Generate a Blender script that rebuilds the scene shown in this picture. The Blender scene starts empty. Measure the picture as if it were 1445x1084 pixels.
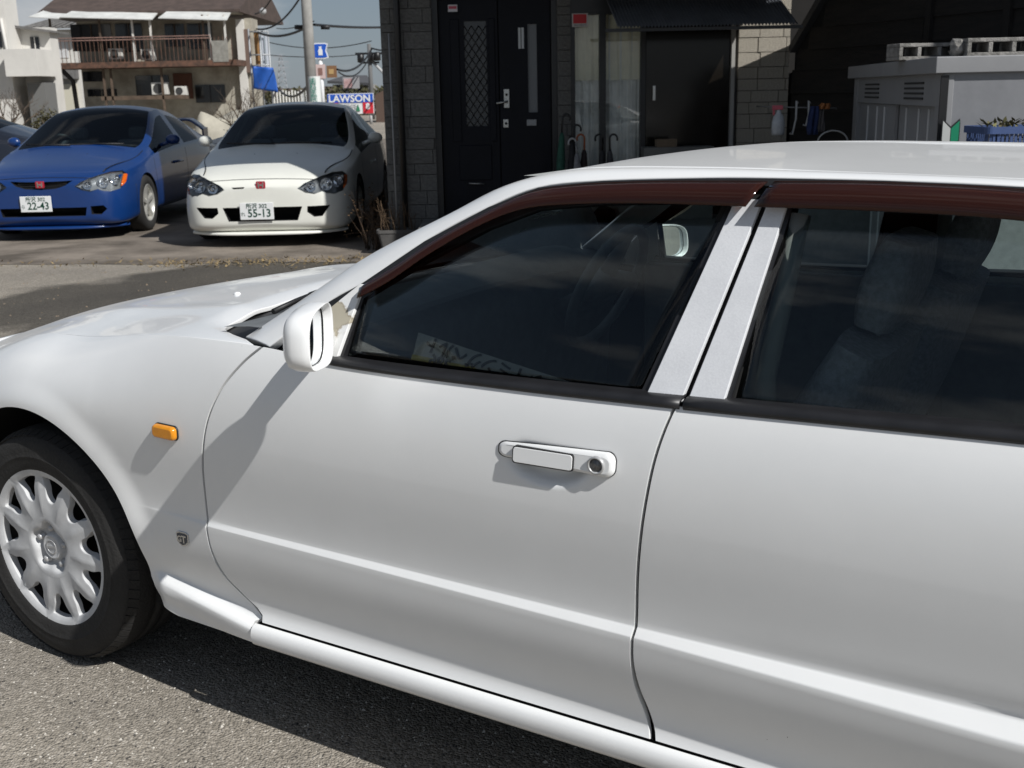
import bpy, bmesh, math, random
from mathutils import Vector, Matrix
from mathutils.bvhtree import BVHTree
R = math.radians
random.seed(7)
scene = bpy.context.scene
COL = scene.collection

# ------------------------------------------------------------------ camera
CAM_H = 1.43
FPX, PW, PH = 1600.0, 1445.0, 1084.0
_p, _r = R(14.37), R(-1.2)
_fwd = Vector((0, math.cos(_p), -math.sin(_p))); _r0 = Vector((1, 0, 0)); _u0 = _r0.cross(_fwd)
_right = _r0 * math.cos(_r) + _u0 * math.sin(_r); _up = -_r0 * math.sin(_r) + _u0 * math.cos(_r)
cam_d = bpy.data.cameras.new('camera'); cam = bpy.data.objects.new('camera', cam_d); COL.objects.link(cam)
cam.matrix_world = Matrix(((_right.x, _up.x, -_fwd.x, 0), (_right.y, _up.y, -_fwd.y, 0), (_right.z, _up.z, -_fwd.z, CAM_H), (0, 0, 0, 1)))
cam_d.sensor_width = 36.0; cam_d.lens = FPX / PW * 36.0
cam_d.clip_start = 0.05; cam_d.clip_end = 3000
cam_d.dof.use_dof = True; cam_d.dof.focus_distance = 2.6; cam_d.dof.aperture_fstop = 11.0
scene.camera = cam

# ------------------------------------------------------------------ world, sun, exposure
SUN_AZ_TRAVEL = Vector((-0.797, 0.745, 0)).normalized()      # direction the light travels, on the ground
SUN_EL = R(42.5)
world = bpy.data.worlds.new('World'); scene.world = world; world.use_nodes = True
wn, wl = world.node_tree.nodes, world.node_tree.links
wn.clear()
w_out = wn.new('ShaderNodeOutputWorld'); w_bg = wn.new('ShaderNodeBackground'); w_sky = wn.new('ShaderNodeTexSky')
w_sky.sky_type = 'NISHITA'; w_sky.sun_disc = False; w_sky.sun_elevation = SUN_EL
_sd = -SUN_AZ_TRAVEL
w_sky.sun_rotation = math.atan2(_sd.x, _sd.y)
w_sky.altitude = 50; w_sky.air_density = 1.0; w_sky.dust_density = 0.4; w_sky.ozone_density = 2.0
w_tc = wn.new('ShaderNodeTexCoord'); w_map = wn.new('ShaderNodeMapping'); w_map.inputs['Scale'].default_value = (1, 1, 2.6)
w_noise = wn.new('ShaderNodeTexNoise'); w_noise.inputs['Scale'].default_value = 3.1; w_noise.inputs['Detail'].default_value = 8; w_noise.inputs['Roughness'].default_value = 0.55
w_ramp = wn.new('ShaderNodeValToRGB'); w_ramp.color_ramp.elements[0].position = 0.50; w_ramp.color_ramp.elements[1].position = 0.64
w_veil = wn.new('ShaderNodeMixRGB'); w_veil.inputs['Fac'].default_value = 0.55; w_veil.inputs['Color2'].default_value = (4.7, 5.7, 7.1, 1)   # thin high haze over the blue
w_mix = wn.new('ShaderNodeMixRGB'); w_mix.inputs['Color2'].default_value = (11.5, 11.6, 11.9, 1)                                              # cloud
w_sc = wn.new('ShaderNodeMath'); w_sc.operation = 'MULTIPLY'; w_sc.inputs[1].default_value = 0.7
wl.new(w_tc.outputs['Generated'], w_map.inputs['Vector']); wl.new(w_map.outputs['Vector'], w_noise.inputs['Vector'])
wl.new(w_noise.outputs['Fac'], w_ramp.inputs['Fac']); wl.new(w_sky.outputs['Color'], w_veil.inputs['Color1'])
w_sep = wn.new('ShaderNodeSeparateXYZ'); wl.new(w_tc.outputs['Generated'], w_sep.inputs['Vector'])      # the haze thins out with height
w_el = wn.new('ShaderNodeMapRange'); w_el.inputs['From Min'].default_value = 0.0; w_el.inputs['From Max'].default_value = 0.6; w_el.inputs['To Min'].default_value = 0.72; w_el.inputs['To Max'].default_value = 0.22
wl.new(w_sep.outputs['Z'], w_el.inputs['Value']); wl.new(w_el.outputs['Result'], w_veil.inputs['Fac'])
wl.new(w_ramp.outputs['Color'], w_sc.inputs[0]); wl.new(w_sc.outputs[0], w_mix.inputs['Fac'])
wl.new(w_veil.outputs['Color'], w_mix.inputs['Color1']); wl.new(w_mix.outputs['Color'], w_bg.inputs['Color'])
w_bg.inputs['Strength'].default_value = 0.05
wl.new(w_bg.outputs['Background'], w_out.inputs['Surface'])

sun_d = bpy.data.lights.new('sun', 'SUN'); sun_d.energy = 5.0; sun_d.angle = R(0.53); sun_d.color = (1.0, 0.985, 0.955)
sun = bpy.data.objects.new('sun', sun_d); COL.objects.link(sun)
_dir = (SUN_AZ_TRAVEL * math.cos(SUN_EL) + Vector((0, 0, -math.sin(SUN_EL)))).normalized()
sun.rotation_euler = _dir.to_track_quat('-Z', 'Y').to_euler(); sun.location = (20, -25, 40)

vs = scene.view_settings
vs.view_transform = 'Standard'; vs.look = 'None'; vs.exposure = -0.03; vs.gamma = 1.0; vs.use_curve_mapping = False
scene.cycles.max_bounces = 10; scene.cycles.transparent_max_bounces = 16
# ------------------------------------------------------------------ helpers
def at(px, py, Y):
    """point of the place seen at photo pixel (px, py) standing at distance Y in front of the camera"""
    d = _fwd * FPX + _right * (px - PW / 2) - _up * (py - PH / 2)
    return Vector((0, 0, CAM_H)) + d * (Y / d.y)
def gnd(px, py, z=0.0):
    d = _fwd * FPX + _right * (px - PW / 2) - _up * (py - PH / 2)
    return Vector((0, 0, CAM_H)) + d * ((z - CAM_H) / d.z)

def sock(n, k, v):
    n.inputs[k].default_value = v
def newmat(name):
    m = bpy.data.materials.new(name); m.use_nodes = True
    return m, m.node_tree.nodes, m.node_tree.links, m.node_tree.nodes['Principled BSDF']
def rgba(c): return (c[0], c[1], c[2], 1.0)
def mat(name, col, rough=0.6, metal=0.0, coat=0.0, var=0.0, vscale=8.0, col2=None, bump=0.0, bscale=60.0, spec=0.5, emit=None, coatr=0.03, obj=True, vlo=.38, vhi=.62, rvar=0.0, detail=6):
    m, N, L, b = newmat(name)
    sock(b, 'Base Color', rgba(col)); sock(b, 'Roughness', rough); sock(b, 'Metallic', metal)
    sock(b, 'Coat Weight', coat); sock(b, 'Coat Roughness', coatr); sock(b, 'Specular IOR Level', spec)
    if emit: sock(b, 'Emission Color', rgba(emit[0])); sock(b, 'Emission Strength', emit[1])
    tc = N.new('ShaderNodeTexCoord'); vec = tc.outputs['Object' if obj else 'Generated']
    if var > 0 or col2:
        n = N.new('ShaderNodeTexNoise'); sock(n, 'Scale', vscale); sock(n, 'Detail', detail); sock(n, 'Roughness', .62); L.new(vec, n.inputs['Vector'])
        r = N.new('ShaderNodeValToRGB'); r.color_ramp.elements[0].position = vlo; r.color_ramp.elements[1].position = vhi
        c2 = col2 if col2 else tuple(max(0, c * (1 - var)) for c in col)
        r.color_ramp.elements[0].color = rgba(c2); r.color_ramp.elements[1].color = rgba(col)
        L.new(n.outputs['Fac'], r.inputs['Fac']); L.new(r.outputs['Color'], b.inputs['Base Color'])
        if rvar:
            mr = N.new('ShaderNodeMapRange'); sock(mr, 'To Min', rough - rvar); sock(mr, 'To Max', rough + rvar); L.new(n.outputs['Fac'], mr.inputs['Value']); L.new(mr.outputs['Result'], b.inputs['Roughness'])
    if bump > 0:
        n2 = N.new('ShaderNodeTexNoise'); sock(n2, 'Scale', bscale); sock(n2, 'Detail', 4); L.new(vec, n2.inputs['Vector'])
        bp = N.new('ShaderNodeBump'); sock(bp, 'Strength', bump); sock(bp, 'Distance', .01); L.new(n2.outputs['Fac'], bp.inputs['Height']); L.new(bp.outputs['Normal'], b.inputs['Normal'])
    return m
def glassmat(name, tint, refl=1.0, rough=0.0, ior=1.5):
    """thin sheet glass: tinted see-through plus a fresnel reflection"""
    m, N, L, b = newmat(name); N.remove(b)
    o = [n for n in N if n.type == 'OUTPUT_MATERIAL'][0]
    t = N.new('ShaderNodeBsdfTransparent'); sock(t, 'Color', rgba(tint)); g = N.new('ShaderNodeBsdfGlossy'); sock(g, 'Roughness', rough); sock(g, 'Color', (refl, refl, refl, 1))
    f = N.new('ShaderNodeFresnel'); sock(f, 'IOR', ior); mx = N.new('ShaderNodeMixShader')
    L.new(f.outputs['Fac'], mx.inputs['Fac']); L.new(t.outputs['BSDF'], mx.inputs[1]); L.new(g.outputs['BSDF'], mx.inputs[2]); L.new(mx.outputs['Shader'], o.inputs['Surface'])
    return m

class MB:
    """collects shapes for ONE mesh"""
    def __init__(s): s.v = []; s.f = []; s.mi = []; s.smooth = []
    def add(s, vs_, fs, mi=0, smooth=False):
        o = len(s.v); s.v += [Vector(p) for p in vs_]
        for f in fs: s.f.append([i + o for i in f]); s.mi.append(mi); s.smooth.append(smooth)
        return s
    def box(s, a, b, mi=0, M=None):
        x0, y0, z0 = a; x1, y1, z1 = b
        p = [Vector(q) for q in ((x0, y0, z0), (x1, y0, z0), (x1, y1, z0), (x0, y1, z0), (x0, y0, z1), (x1, y0, z1), (x1, y1, z1), (x0, y1, z1))]
        if M: p = [M @ q for q in p]
        return s.add(p, [(0, 3, 2, 1), (4, 5, 6, 7), (0, 1, 5, 4), (1, 2, 6, 5), (2, 3, 7, 6), (3, 0, 4, 7)], mi)
    def grid(s, rows, mi=0, smooth=True, closed_u=False, closed_v=False):
        n = len(rows); m = len(rows[0]); vs_ = [p for r in rows for p in r]; fs = []
        for i in range(n if closed_v else n - 1):
            for j in range(m if closed_u else m - 1):
                i2 = (i + 1) % n; j2 = (j + 1) % m
                fs.append((i * m + j, i * m + j2, i2 * m + j2, i2 * m + j))
        return s.add(vs_, fs, mi, smooth)
    def tube(s, pts, r, n=8, mi=0, cap=True, smooth=True):
        pts = [Vector(p) for p in pts]; rows = []; rad = r if isinstance(r, (list, tuple)) else [r] * len(pts)
        prev = None
        for i, p in enumerate(pts):
            d = (pts[min(i + 1, len(pts) - 1)] - pts[max(i - 1, 0)])
            d = d.normalized() if d.length > 1e-9 else Vector((0, 0, 1))
            if prev is None:
                a = Vector((0, 0, 1)) if abs(d.z) < .9 else Vector((1, 0, 0)); u = d.cross(a).normalized()
            else: u = (prev - d * prev.dot(d)).normalized()
            w = d.cross(u); prev = u
            rows.append([p + (u * math.cos(2 * math.pi * k / n) + w * math.sin(2 * math.pi * k / n)) * rad[i] for k in range(n)])
        o = len(s.v); s.grid(rows, mi, smooth, closed_u=True)
        if cap:
            s.f.append([o + k for k in range(n)][::-1]); s.mi.append(mi); s.smooth.append(False)
            e = o + (len(rows) - 1) * n; s.f.append([e + k for k in range(n)]); s.mi.append(mi); s.smooth.append(False)
        return s
    def lathe(s, prof, n=24, axis='z', mi=0, M=None, smooth=True, arc=None):
        rows = []
        for (r, hh) in prof:
            row = []
            for k in range(n):
                a = 2 * math.pi * k / n; c, q = r * math.cos(a), r * math.sin(a)
                p = Vector((c, q, hh)) if axis == 'z' else (Vector((c, hh, q)) if axis == 'y' else Vector((hh, c, q)))
                row.append(M @ p if M else p)
            rows.append(row)
        return s.grid(rows, mi, smooth, closed_u=True)
    def poly(s, pts, mi=0):
        return s.add(pts, [list(range(len(pts)))], mi)
    def prism(s, pts, off, mi=0):
        """closed extrusion of polygon pts along vector off"""
        n = len(pts); off = Vector(off); a = [Vector(p) for p in pts]; b = [p + off for p in a]
        fs = [list(range(n))[::-1], list(range(n, 2 * n))] + [(i, (i + 1) % n, n + (i + 1) % n, n + i) for i in range(n)]
        return s.add(a + b, fs, mi)
    def mesh(s, name, recalc=True, weld=0.0, smooth_angle=None):
        me = bpy.data.meshes.new(name); me.from_pydata([tuple(p) for p in s.v], [], s.f)
        for p, sm, mi in zip(me.polygons, s.smooth, s.mi): p.use_smooth = sm; p.material_index = mi
        if recalc or weld:
            bm = bmesh.new(); bm.from_mesh(me)
            if weld: bmesh.ops.remove_doubles(bm, verts=bm.verts, dist=weld)
            if recalc: bmesh.ops.recalc_face_normals(bm, faces=bm.faces)
            bm.to_mesh(me); bm.free()
        return me
    def build(s, name, m, parent=None, loc=None, recalc=True, weld=0.0, bevel=0.0, bseg=2, solid=0.0, soff=-1, angle=None):
        me = s.mesh(name, recalc, weld)
        return link(name, me, m, parent, loc, bevel, bseg, solid, soff, angle)
def link(name, me, m, parent=None, loc=None, bevel=0.0, bseg=2, solid=0.0, soff=-1, angle=None):
    o = bpy.data.objects.new(name, me); COL.objects.link(o)
    for q in (m if isinstance(m, (list, tuple)) else [m]):
        if len(me.materials) < (len(m) if isinstance(m, (list, tuple)) else 1): me.materials.append(q)
    if parent is not None: o.parent = parent
    if loc is not None: o.location = loc
    if solid:
        md = o.modifiers.new('solid', 'SOLIDIFY'); md.thickness = solid; md.offset = soff; md.use_even_offset = False
    if bevel:
        md = o.modifiers.new('bevel', 'BEVEL'); md.width = bevel; md.segments = bseg; md.limit_method = 'ANGLE'; md.angle_limit = R(angle or 40); md.harden_normals = False
        for p in me.polygons: p.use_smooth = True
        wmod = o.modifiers.new('wn', 'WEIGHTED_NORMAL'); wmod.keep_sharp = True
    return o
def empty(name, loc=(0, 0, 0), rz=0.0, parent=None):
    o = bpy.data.objects.new(name, None); COL.objects.link(o); o.location = loc; o.rotation_euler = (0, 0, rz); o.empty_display_size = .1
    if parent: o.parent = parent
    return o
def tag(o, label=None, cat=None, group=None, kind=None):
    if label: o['label'] = label
    if cat: o['category'] = cat
    if group: o['group'] = group
    if kind: o['kind'] = kind
    return o
def copy_tree(o, parent=None):
    c = o.copy(); COL.objects.link(c); c.parent = parent
    for ch in list(o.children): copy_tree(ch, c)
    return c
def interp(tab, x):
    """smooth (monotone-ish cubic) interpolation through tab [(x, v or tuple)]"""
    n = len(tab)
    def val(i): v = tab[i][1]; return Vector(v) if isinstance(v, (tuple, list)) else v
    if x <= tab[0][0]: return val(0)
    if x >= tab[-1][0]: return val(n - 1)
    for i in range(n - 1):
        if tab[i][0] <= x <= tab[i + 1][0]: break
    x0, x1 = tab[i][0], tab[i + 1][0]; hh = x1 - x0; t = (x - x0) / hh
    def sl(k):
        if k <= 0: return (val(1) - val(0)) / (tab[1][0] - tab[0][0])
        if k >= n - 1: return (val(n - 1) - val(n - 2)) / (tab[n - 1][0] - tab[n - 2][0])
        return (val(k + 1) - val(k - 1)) / (tab[k + 1][0] - tab[k - 1][0])
    m0, m1 = sl(i) * hh, sl(i + 1) * hh
    t2, t3 = t * t, t * t * t
    return val(i) * (2 * t3 - 3 * t2 + 1) + m0 * (t3 - 2 * t2 + t) + val(i + 1) * (-2 * t3 + 3 * t2) + m1 * (t3 - t2)
def lin(tab, x):
    if x <= tab[0][0]: return tab[0][1]
    for (a, va), (b, vb) in zip(tab, tab[1:]):
        if x <= b: return va + (vb - va) * (x - a) / (b - a)
    return tab[-1][1]
def sstep(a, b, x):
    t = max(0, min(1, (x - a) / (b - a))); return t * t * (3 - 2 * t)
def frange(a, b, n): return [a + (b - a) * i / (n - 1) for i in range(n)]
def text_mesh(body, size, mirror=False, bold=0.0, depth=0.0008, align='CENTER', sx=1.0):
    """flat lettering as a mesh in its own XY plane, centred"""
    cu = bpy.data.curves.new('lettering', 'FONT'); cu.body = body; cu.size = size; cu.align_x = align; cu.align_y = 'CENTER'; cu.extrude = depth; cu.offset = bold; cu.resolution_u = 3
    o = bpy.data.objects.new('lettering', cu); COL.objects.link(o)
    dg = bpy.context.evaluated_depsgraph_get(); dg.update()
    me = bpy.data.meshes.new_from_object(o.evaluated_get(dg))
    bpy.data.objects.remove(o); bpy.data.curves.remove(cu)
    M = Matrix.Diagonal((-sx if mirror else sx, 1, 1, 1)); me.transform(M)
    me.materials.clear()
    return me
def lettering(body, size, m, parent, M, **k):
    me = text_mesh(body, size, **k); o = bpy.data.objects.new('lettering', me); COL.objects.link(o); me.materials.append(m)
    o.parent = parent; o.matrix_local = M
    return o
def frame_M(loc, xdir, ydir):
    x = Vector(xdir).normalized(); y = Vector(ydir); y = (y - x * y.dot(x)).normalized(); z = x.cross(y); l = Vector(loc)
    return Matrix(((x.x, y.x, z.x, l.x), (x.y, y.y, z.y, l.y), (x.z, y.z, z.z, l.z), (0, 0, 0, 1)))
def eval_mesh(o):
    dg = bpy.context.evaluated_depsgraph_get(); dg.update()
    return bpy.data.meshes.new_from_object(o.evaluated_get(dg))
# ------------------------------------------------------------------ the setting
def asphalt_mat():
    m, N, L, b = newmat('worn_asphalt')
    tc = N.new('ShaderNodeTexCoord'); v = tc.outputs['Object']
    vor = N.new('ShaderNodeTexVoronoi'); sock(vor, 'Scale', 150); L.new(v, vor.inputs['Vector'])
    vor2 = N.new('ShaderNodeTexVoronoi'); sock(vor2, 'Scale', 260); L.new(v, vor2.inputs['Vector'])
    big = N.new('ShaderNodeTexNoise'); sock(big, 'Scale', .55); sock(big, 'Detail', 7); sock(big, 'Roughness', .6); L.new(v, big.inputs['Vector'])
    fine = N.new('ShaderNodeTexNoise'); sock(fine, 'Scale', 34); sock(fine, 'Detail', 6); sock(fine, 'Roughness', .7); L.new(v, fine.inputs['Vector'])
    r = N.new('ShaderNodeValToRGB'); e = r.color_ramp.elements
    e[0].position = 0.0; e[0].color = (.07, .063, .054, 1); e[1].position = 1.0; e[1].color = (.60, .56, .50, 1)
    k = e.new(.35); k.color = (.26, .236, .20, 1); k = e.new(.75); k.color = (.40, .362, .31, 1)
    sep = N.new('ShaderNodeSeparateColor'); L.new(vor.outputs['Color'], sep.inputs['Color'])
    mx = N.new('ShaderNodeMath'); mx.operation = 'MULTIPLY_ADD'; mx.inputs[1].default_value = .55; L.new(sep.outputs[0], mx.inputs[0])
    f2 = N.new('ShaderNodeMath'); f2.operation = 'MULTIPLY'; f2.inputs[1].default_value = .62; L.new(fine.outputs['Fac'], f2.inputs[0]); L.new(f2.outputs[0], mx.inputs[2])
    L.new(mx.outputs[0], r.inputs['Fac'])
    br = N.new('ShaderNodeValToRGB'); br.color_ramp.elements[0].position = .3; br.color_ramp.elements[0].color = (.60, .60, .61, 1); br.color_ramp.elements[1].position = .7; br.color_ramp.elements[1].color = (1.08, 1.06, 1.02, 1); L.new(big.outputs['Fac'], br.inputs['Fac'])
    mul = N.new('ShaderNodeMixRGB'); mul.blend_type = 'MULTIPLY'; mul.inputs['Fac'].default_value = 1; L.new(r.outputs['Color'], mul.inputs['Color1']); L.new(br.outputs['Color'], mul.inputs['Color2'])
    # shadow and damp before the house painted into the colour, with a ragged edge
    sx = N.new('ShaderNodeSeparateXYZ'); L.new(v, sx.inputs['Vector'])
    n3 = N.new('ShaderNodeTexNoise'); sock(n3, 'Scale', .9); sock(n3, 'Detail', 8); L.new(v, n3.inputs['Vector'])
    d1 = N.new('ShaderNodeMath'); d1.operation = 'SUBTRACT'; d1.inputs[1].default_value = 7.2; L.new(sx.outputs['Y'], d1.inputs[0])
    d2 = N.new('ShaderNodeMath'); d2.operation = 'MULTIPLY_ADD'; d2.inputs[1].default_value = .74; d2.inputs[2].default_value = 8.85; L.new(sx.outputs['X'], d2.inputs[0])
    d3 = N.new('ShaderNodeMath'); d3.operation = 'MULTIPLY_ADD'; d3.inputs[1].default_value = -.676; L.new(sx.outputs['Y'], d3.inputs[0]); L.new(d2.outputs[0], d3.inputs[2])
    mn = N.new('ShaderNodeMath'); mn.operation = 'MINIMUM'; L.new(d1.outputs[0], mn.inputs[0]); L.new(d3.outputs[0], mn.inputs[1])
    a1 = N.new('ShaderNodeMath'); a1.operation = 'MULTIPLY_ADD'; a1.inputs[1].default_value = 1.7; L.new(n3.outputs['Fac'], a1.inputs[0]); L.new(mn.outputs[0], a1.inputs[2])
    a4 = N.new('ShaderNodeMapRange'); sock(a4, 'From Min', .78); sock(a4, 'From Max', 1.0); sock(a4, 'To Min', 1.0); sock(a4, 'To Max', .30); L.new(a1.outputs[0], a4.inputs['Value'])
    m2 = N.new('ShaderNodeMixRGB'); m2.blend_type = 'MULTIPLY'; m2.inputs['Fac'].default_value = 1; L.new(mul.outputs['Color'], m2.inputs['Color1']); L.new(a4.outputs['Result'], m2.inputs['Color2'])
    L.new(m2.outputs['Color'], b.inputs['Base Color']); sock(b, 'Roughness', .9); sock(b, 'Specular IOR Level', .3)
    hgt = N.new('ShaderNodeMath'); hgt.operation = 'SUBTRACT'; hgt.inputs[0].default_value = 1.0; L.new(vor.outputs['Distance'], hgt.inputs[1])
    h2 = N.new('ShaderNodeMath'); h2.operation = 'MULTIPLY_ADD'; h2.inputs[1].default_value = -.35; L.new(vor2.outputs['Distance'], h2.inputs[0]); L.new(hgt.outputs[0], h2.inputs[2])
    h3 = N.new('ShaderNodeMath'); h3.operation = 'MULTIPLY_ADD'; h3.inputs[1].default_value = .9; L.new(fine.outputs['Fac'], h3.inputs[0]); L.new(h2.outputs[0], h3.inputs[2])
    bp = N.new('ShaderNodeBump'); sock(bp, 'Strength', 1.0); sock(bp, 'Distance', .0045); L.new(h3.outputs[0], bp.inputs['Height']); L.new(bp.outputs['Normal'], b.inputs['Normal'])
    return m
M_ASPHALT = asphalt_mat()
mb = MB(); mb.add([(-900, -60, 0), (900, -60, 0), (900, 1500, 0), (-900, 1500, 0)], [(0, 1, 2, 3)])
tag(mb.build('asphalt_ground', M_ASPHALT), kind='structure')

M_PAD = mat('dirty_concrete', (.235, .20, .165), rough=.95, col2=(.085, .07, .055), vscale=1.6, bump=.4, bscale=40, vlo=.35, vhi=.65, detail=10)
mb = MB(); top = []
for k in range(41):
    x = -16 + 15.2 * k / 40; y = 10.15 - .16 * x * .0 + .30 * (-x - 2) * .28 + random.uniform(-.06, .06); top.append((x, y))
mb.add([(x, y, .004) for x, y in top] + [(x, 40, .004) for x, y in top], [(k, k + 1, 41 + k + 1, 41 + k) for k in range(40)])
tag(mb.build('parking_bay_ground', M_PAD), kind='structure')
M_DRY = mat('dry_grass', (.30, .22, .11), rough=.95, col2=(.12, .09, .045), vscale=3)
mb = MB()
for k in range(1700):
    i = random.randrange(40); f = random.random(); x = top[i][0] + (top[i + 1][0] - top[i][0]) * f; y = top[i][1] + (top[i + 1][1] - top[i][1]) * f + random.gauss(0, .16)
    if random.random() < .35: x = random.uniform(-3.2, -.9); y = 10.2 + random.gauss(0, .16)
    h = random.uniform(.004, .028); a = random.uniform(0, 6.28); d = Vector((math.cos(a), math.sin(a), 0)); w = d * random.uniform(.004, .012); l = Vector((random.uniform(-.05, .05), random.uniform(-.05, .05), h))
    p = Vector((x, y, .004)); mb.add([p - w, p + w, p + l], [(0, 1, 2)])
tag(mb.build('dry_grass', M_DRY, recalc=False), 'dead grass and grit along the edge of the parking bays', 'grass', kind='stuff')

# loose grit on the near asphalt
M_GRIT = [mat('grit_pale', (.48, .45, .40), rough=.9), mat('grit_dark', (.06, .055, .05), rough=.9), mat('grit_brown', (.22, .17, .12), rough=.95)]
for gi, gm_ in enumerate(M_GRIT):
    mb = MB()
    for k in range(700):
        p = gnd(random.uniform(-60, 900), random.uniform(880, 1110)); r = random.uniform(.0015, .0042) * (1.5 if random.random() < .05 else 1)
        if gi == 2: p = Vector((random.uniform(-7, 1), random.uniform(4, 10), 0)); r *= 2.2
        a = random.uniform(0, 6.28); q = [p + Vector((r * math.cos(a + j * 1.57) * random.uniform(.7, 1.3), r * math.sin(a + j * 1.57) * random.uniform(.7, 1.3), .0005)) for j in range(4)]
        mb.add(q + [p + Vector((0, 0, r * random.uniform(.7, 1.2)))], [(0, 1, 4), (1, 2, 4), (2, 3, 4), (3, 0, 4)])
    tag(mb.build('loose_grit', gm_, recalc=False), ('pale loose grit on the near asphalt', 'dark loose grit on the near asphalt', 'brown leaf litter and grit over the yard')[gi], 'grit', kind='stuff')
# ------------------------------------------------------------------ the white sedan (x rearward from the front axle, y to its left side, z up)
M_PAINT = mat('white_car_paint', (0.80, 0.805, 0.80), rough=.32, coat=.45, coatr=.04, var=.04, vscale=3.0, spec=.4)
def add_specks(m):
    N, L = m.node_tree.nodes, m.node_tree.links; b = N['Principled BSDF']; src = b.inputs['Base Color'].links[0].from_socket
    tc = N.new('ShaderNodeTexCoord'); v = N.new('ShaderNodeTexVoronoi'); sock(v, 'Scale', 34); L.new(tc.outputs['Object'], v.inputs['Vector'])
    n = N.new('ShaderNodeTexNoise'); sock(n, 'Scale', 2.2); L.new(tc.outputs['Object'], n.inputs['Vector'])
    th = N.new('ShaderNodeMapRange'); sock(th, 'From Min', .60); sock(th, 'From Max', .78); sock(th, 'To Min', 0.0); sock(th, 'To Max', .085); L.new(n.outputs['Fac'], th.inputs['Value'])
    lt = N.new('ShaderNodeMath'); lt.operation = 'LESS_THAN'; L.new(v.outputs['Distance'], lt.inputs[0]); L.new(th.outputs['Result'], lt.inputs[1])
    mx = N.new('ShaderNodeMixRGB'); mx.inputs['Color2'].default_value = (.10, .085, .07, 1); L.new(lt.outputs[0], mx.inputs['Fac']); L.new(src, mx.inputs['Color1']); L.new(mx.outputs['Color'], b.inputs['Base Color'])
add_specks(M_PAINT)
M_MIRRORPAINT = M_PAINT
M_BLACK = mat('black_rubber', (0.012, 0.012, 0.013), rough=.55, var=.4, vscale=30)
M_BLACKTRIM = mat('black_weatherstrip', (0.016, 0.016, 0.018), rough=.42, var=.35, vscale=14)
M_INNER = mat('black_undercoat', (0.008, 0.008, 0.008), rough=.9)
M_CAB = mat('charcoal_cabin_plastic', (0.15, 0.16, 0.165), rough=.7, var=.2, vscale=20)
M_SEAT = mat('grey_seat_cloth', (0.24, 0.25, 0.27), rough=.95, var=.35, vscale=90, bump=.2, bscale=300)
M_GLASS = glassmat('tinted_side_glass', (0.92, 0.965, 0.955), refl=.60)
M_SHIELD = glassmat('windscreen_glass', (0.72, 0.80, 0.77), refl=.95)
M_MIRROR = mat('mirror_glass', (0.86, 0.88, 0.9), rough=.01, metal=1.0)
M_TYRE = mat('worn_tyre_rubber', (0.022, 0.021, 0.02), rough=.82, var=.35, vscale=9, bump=.25, bscale=120)
M_COVER = mat('silver_wheel_cover', (0.55, 0.555, 0.56), rough=.6, metal=.0, coat=.15, coatr=.3, var=.14, vscale=22)
M_STEEL = mat('rusty_brake_steel', (0.03, 0.026, 0.023), rough=.75, metal=.2, col2=(0.012, 0.010, 0.009), vscale=14)
M_CHROME = mat('chrome', (0.62, 0.63, 0.64), rough=.14, metal=1.0)
M_AMBER = mat('amber_lens', (0.72, 0.27, 0.008), rough=.22, coat=.6, var=.12, vscale=60)
M_KEYRING = mat('satin_key_ring', (.45, .45, .45), rough=.35, metal=.3); M_KEY = mat('dark_key_barrel', (.20, .20, .20), rough=.4, metal=.6, var=.4, vscale=200)
M_DARKBLUE = mat('dark_enamel', (0.05, 0.06, 0.08), rough=.3, coat=.5)

def visor_mat():
    m, N, L, b = newmat('brown_smoked_acrylic'); N.remove(b)
    o = [n for n in N if n.type == 'OUTPUT_MATERIAL'][0]
    t = N.new('ShaderNodeBsdfTransparent'); sock(t, 'Color', (.50, .20, .11, 1)); d = N.new('ShaderNodeBsdfDiffuse'); sock(d, 'Color', (.050, .014, .008, 1)); g = N.new('ShaderNodeBsdfGlossy'); sock(g, 'Roughness', .1)
    m1 = N.new('ShaderNodeMixShader'); sock(m1, 'Fac', .5); m2 = N.new('ShaderNodeMixShader'); f = N.new('ShaderNodeFresnel'); sock(f, 'IOR', 1.45)
    L.new(t.outputs[0], m1.inputs[1]); L.new(d.outputs[0], m1.inputs[2]); L.new(f.outputs[0], m2.inputs['Fac']); L.new(m1.outputs[0], m2.inputs[1]); L.new(g.outputs[0], m2.inputs[2]); L.new(m2.outputs[0], o.inputs['Surface'])
    return m
M_VISOR = visor_mat()
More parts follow.
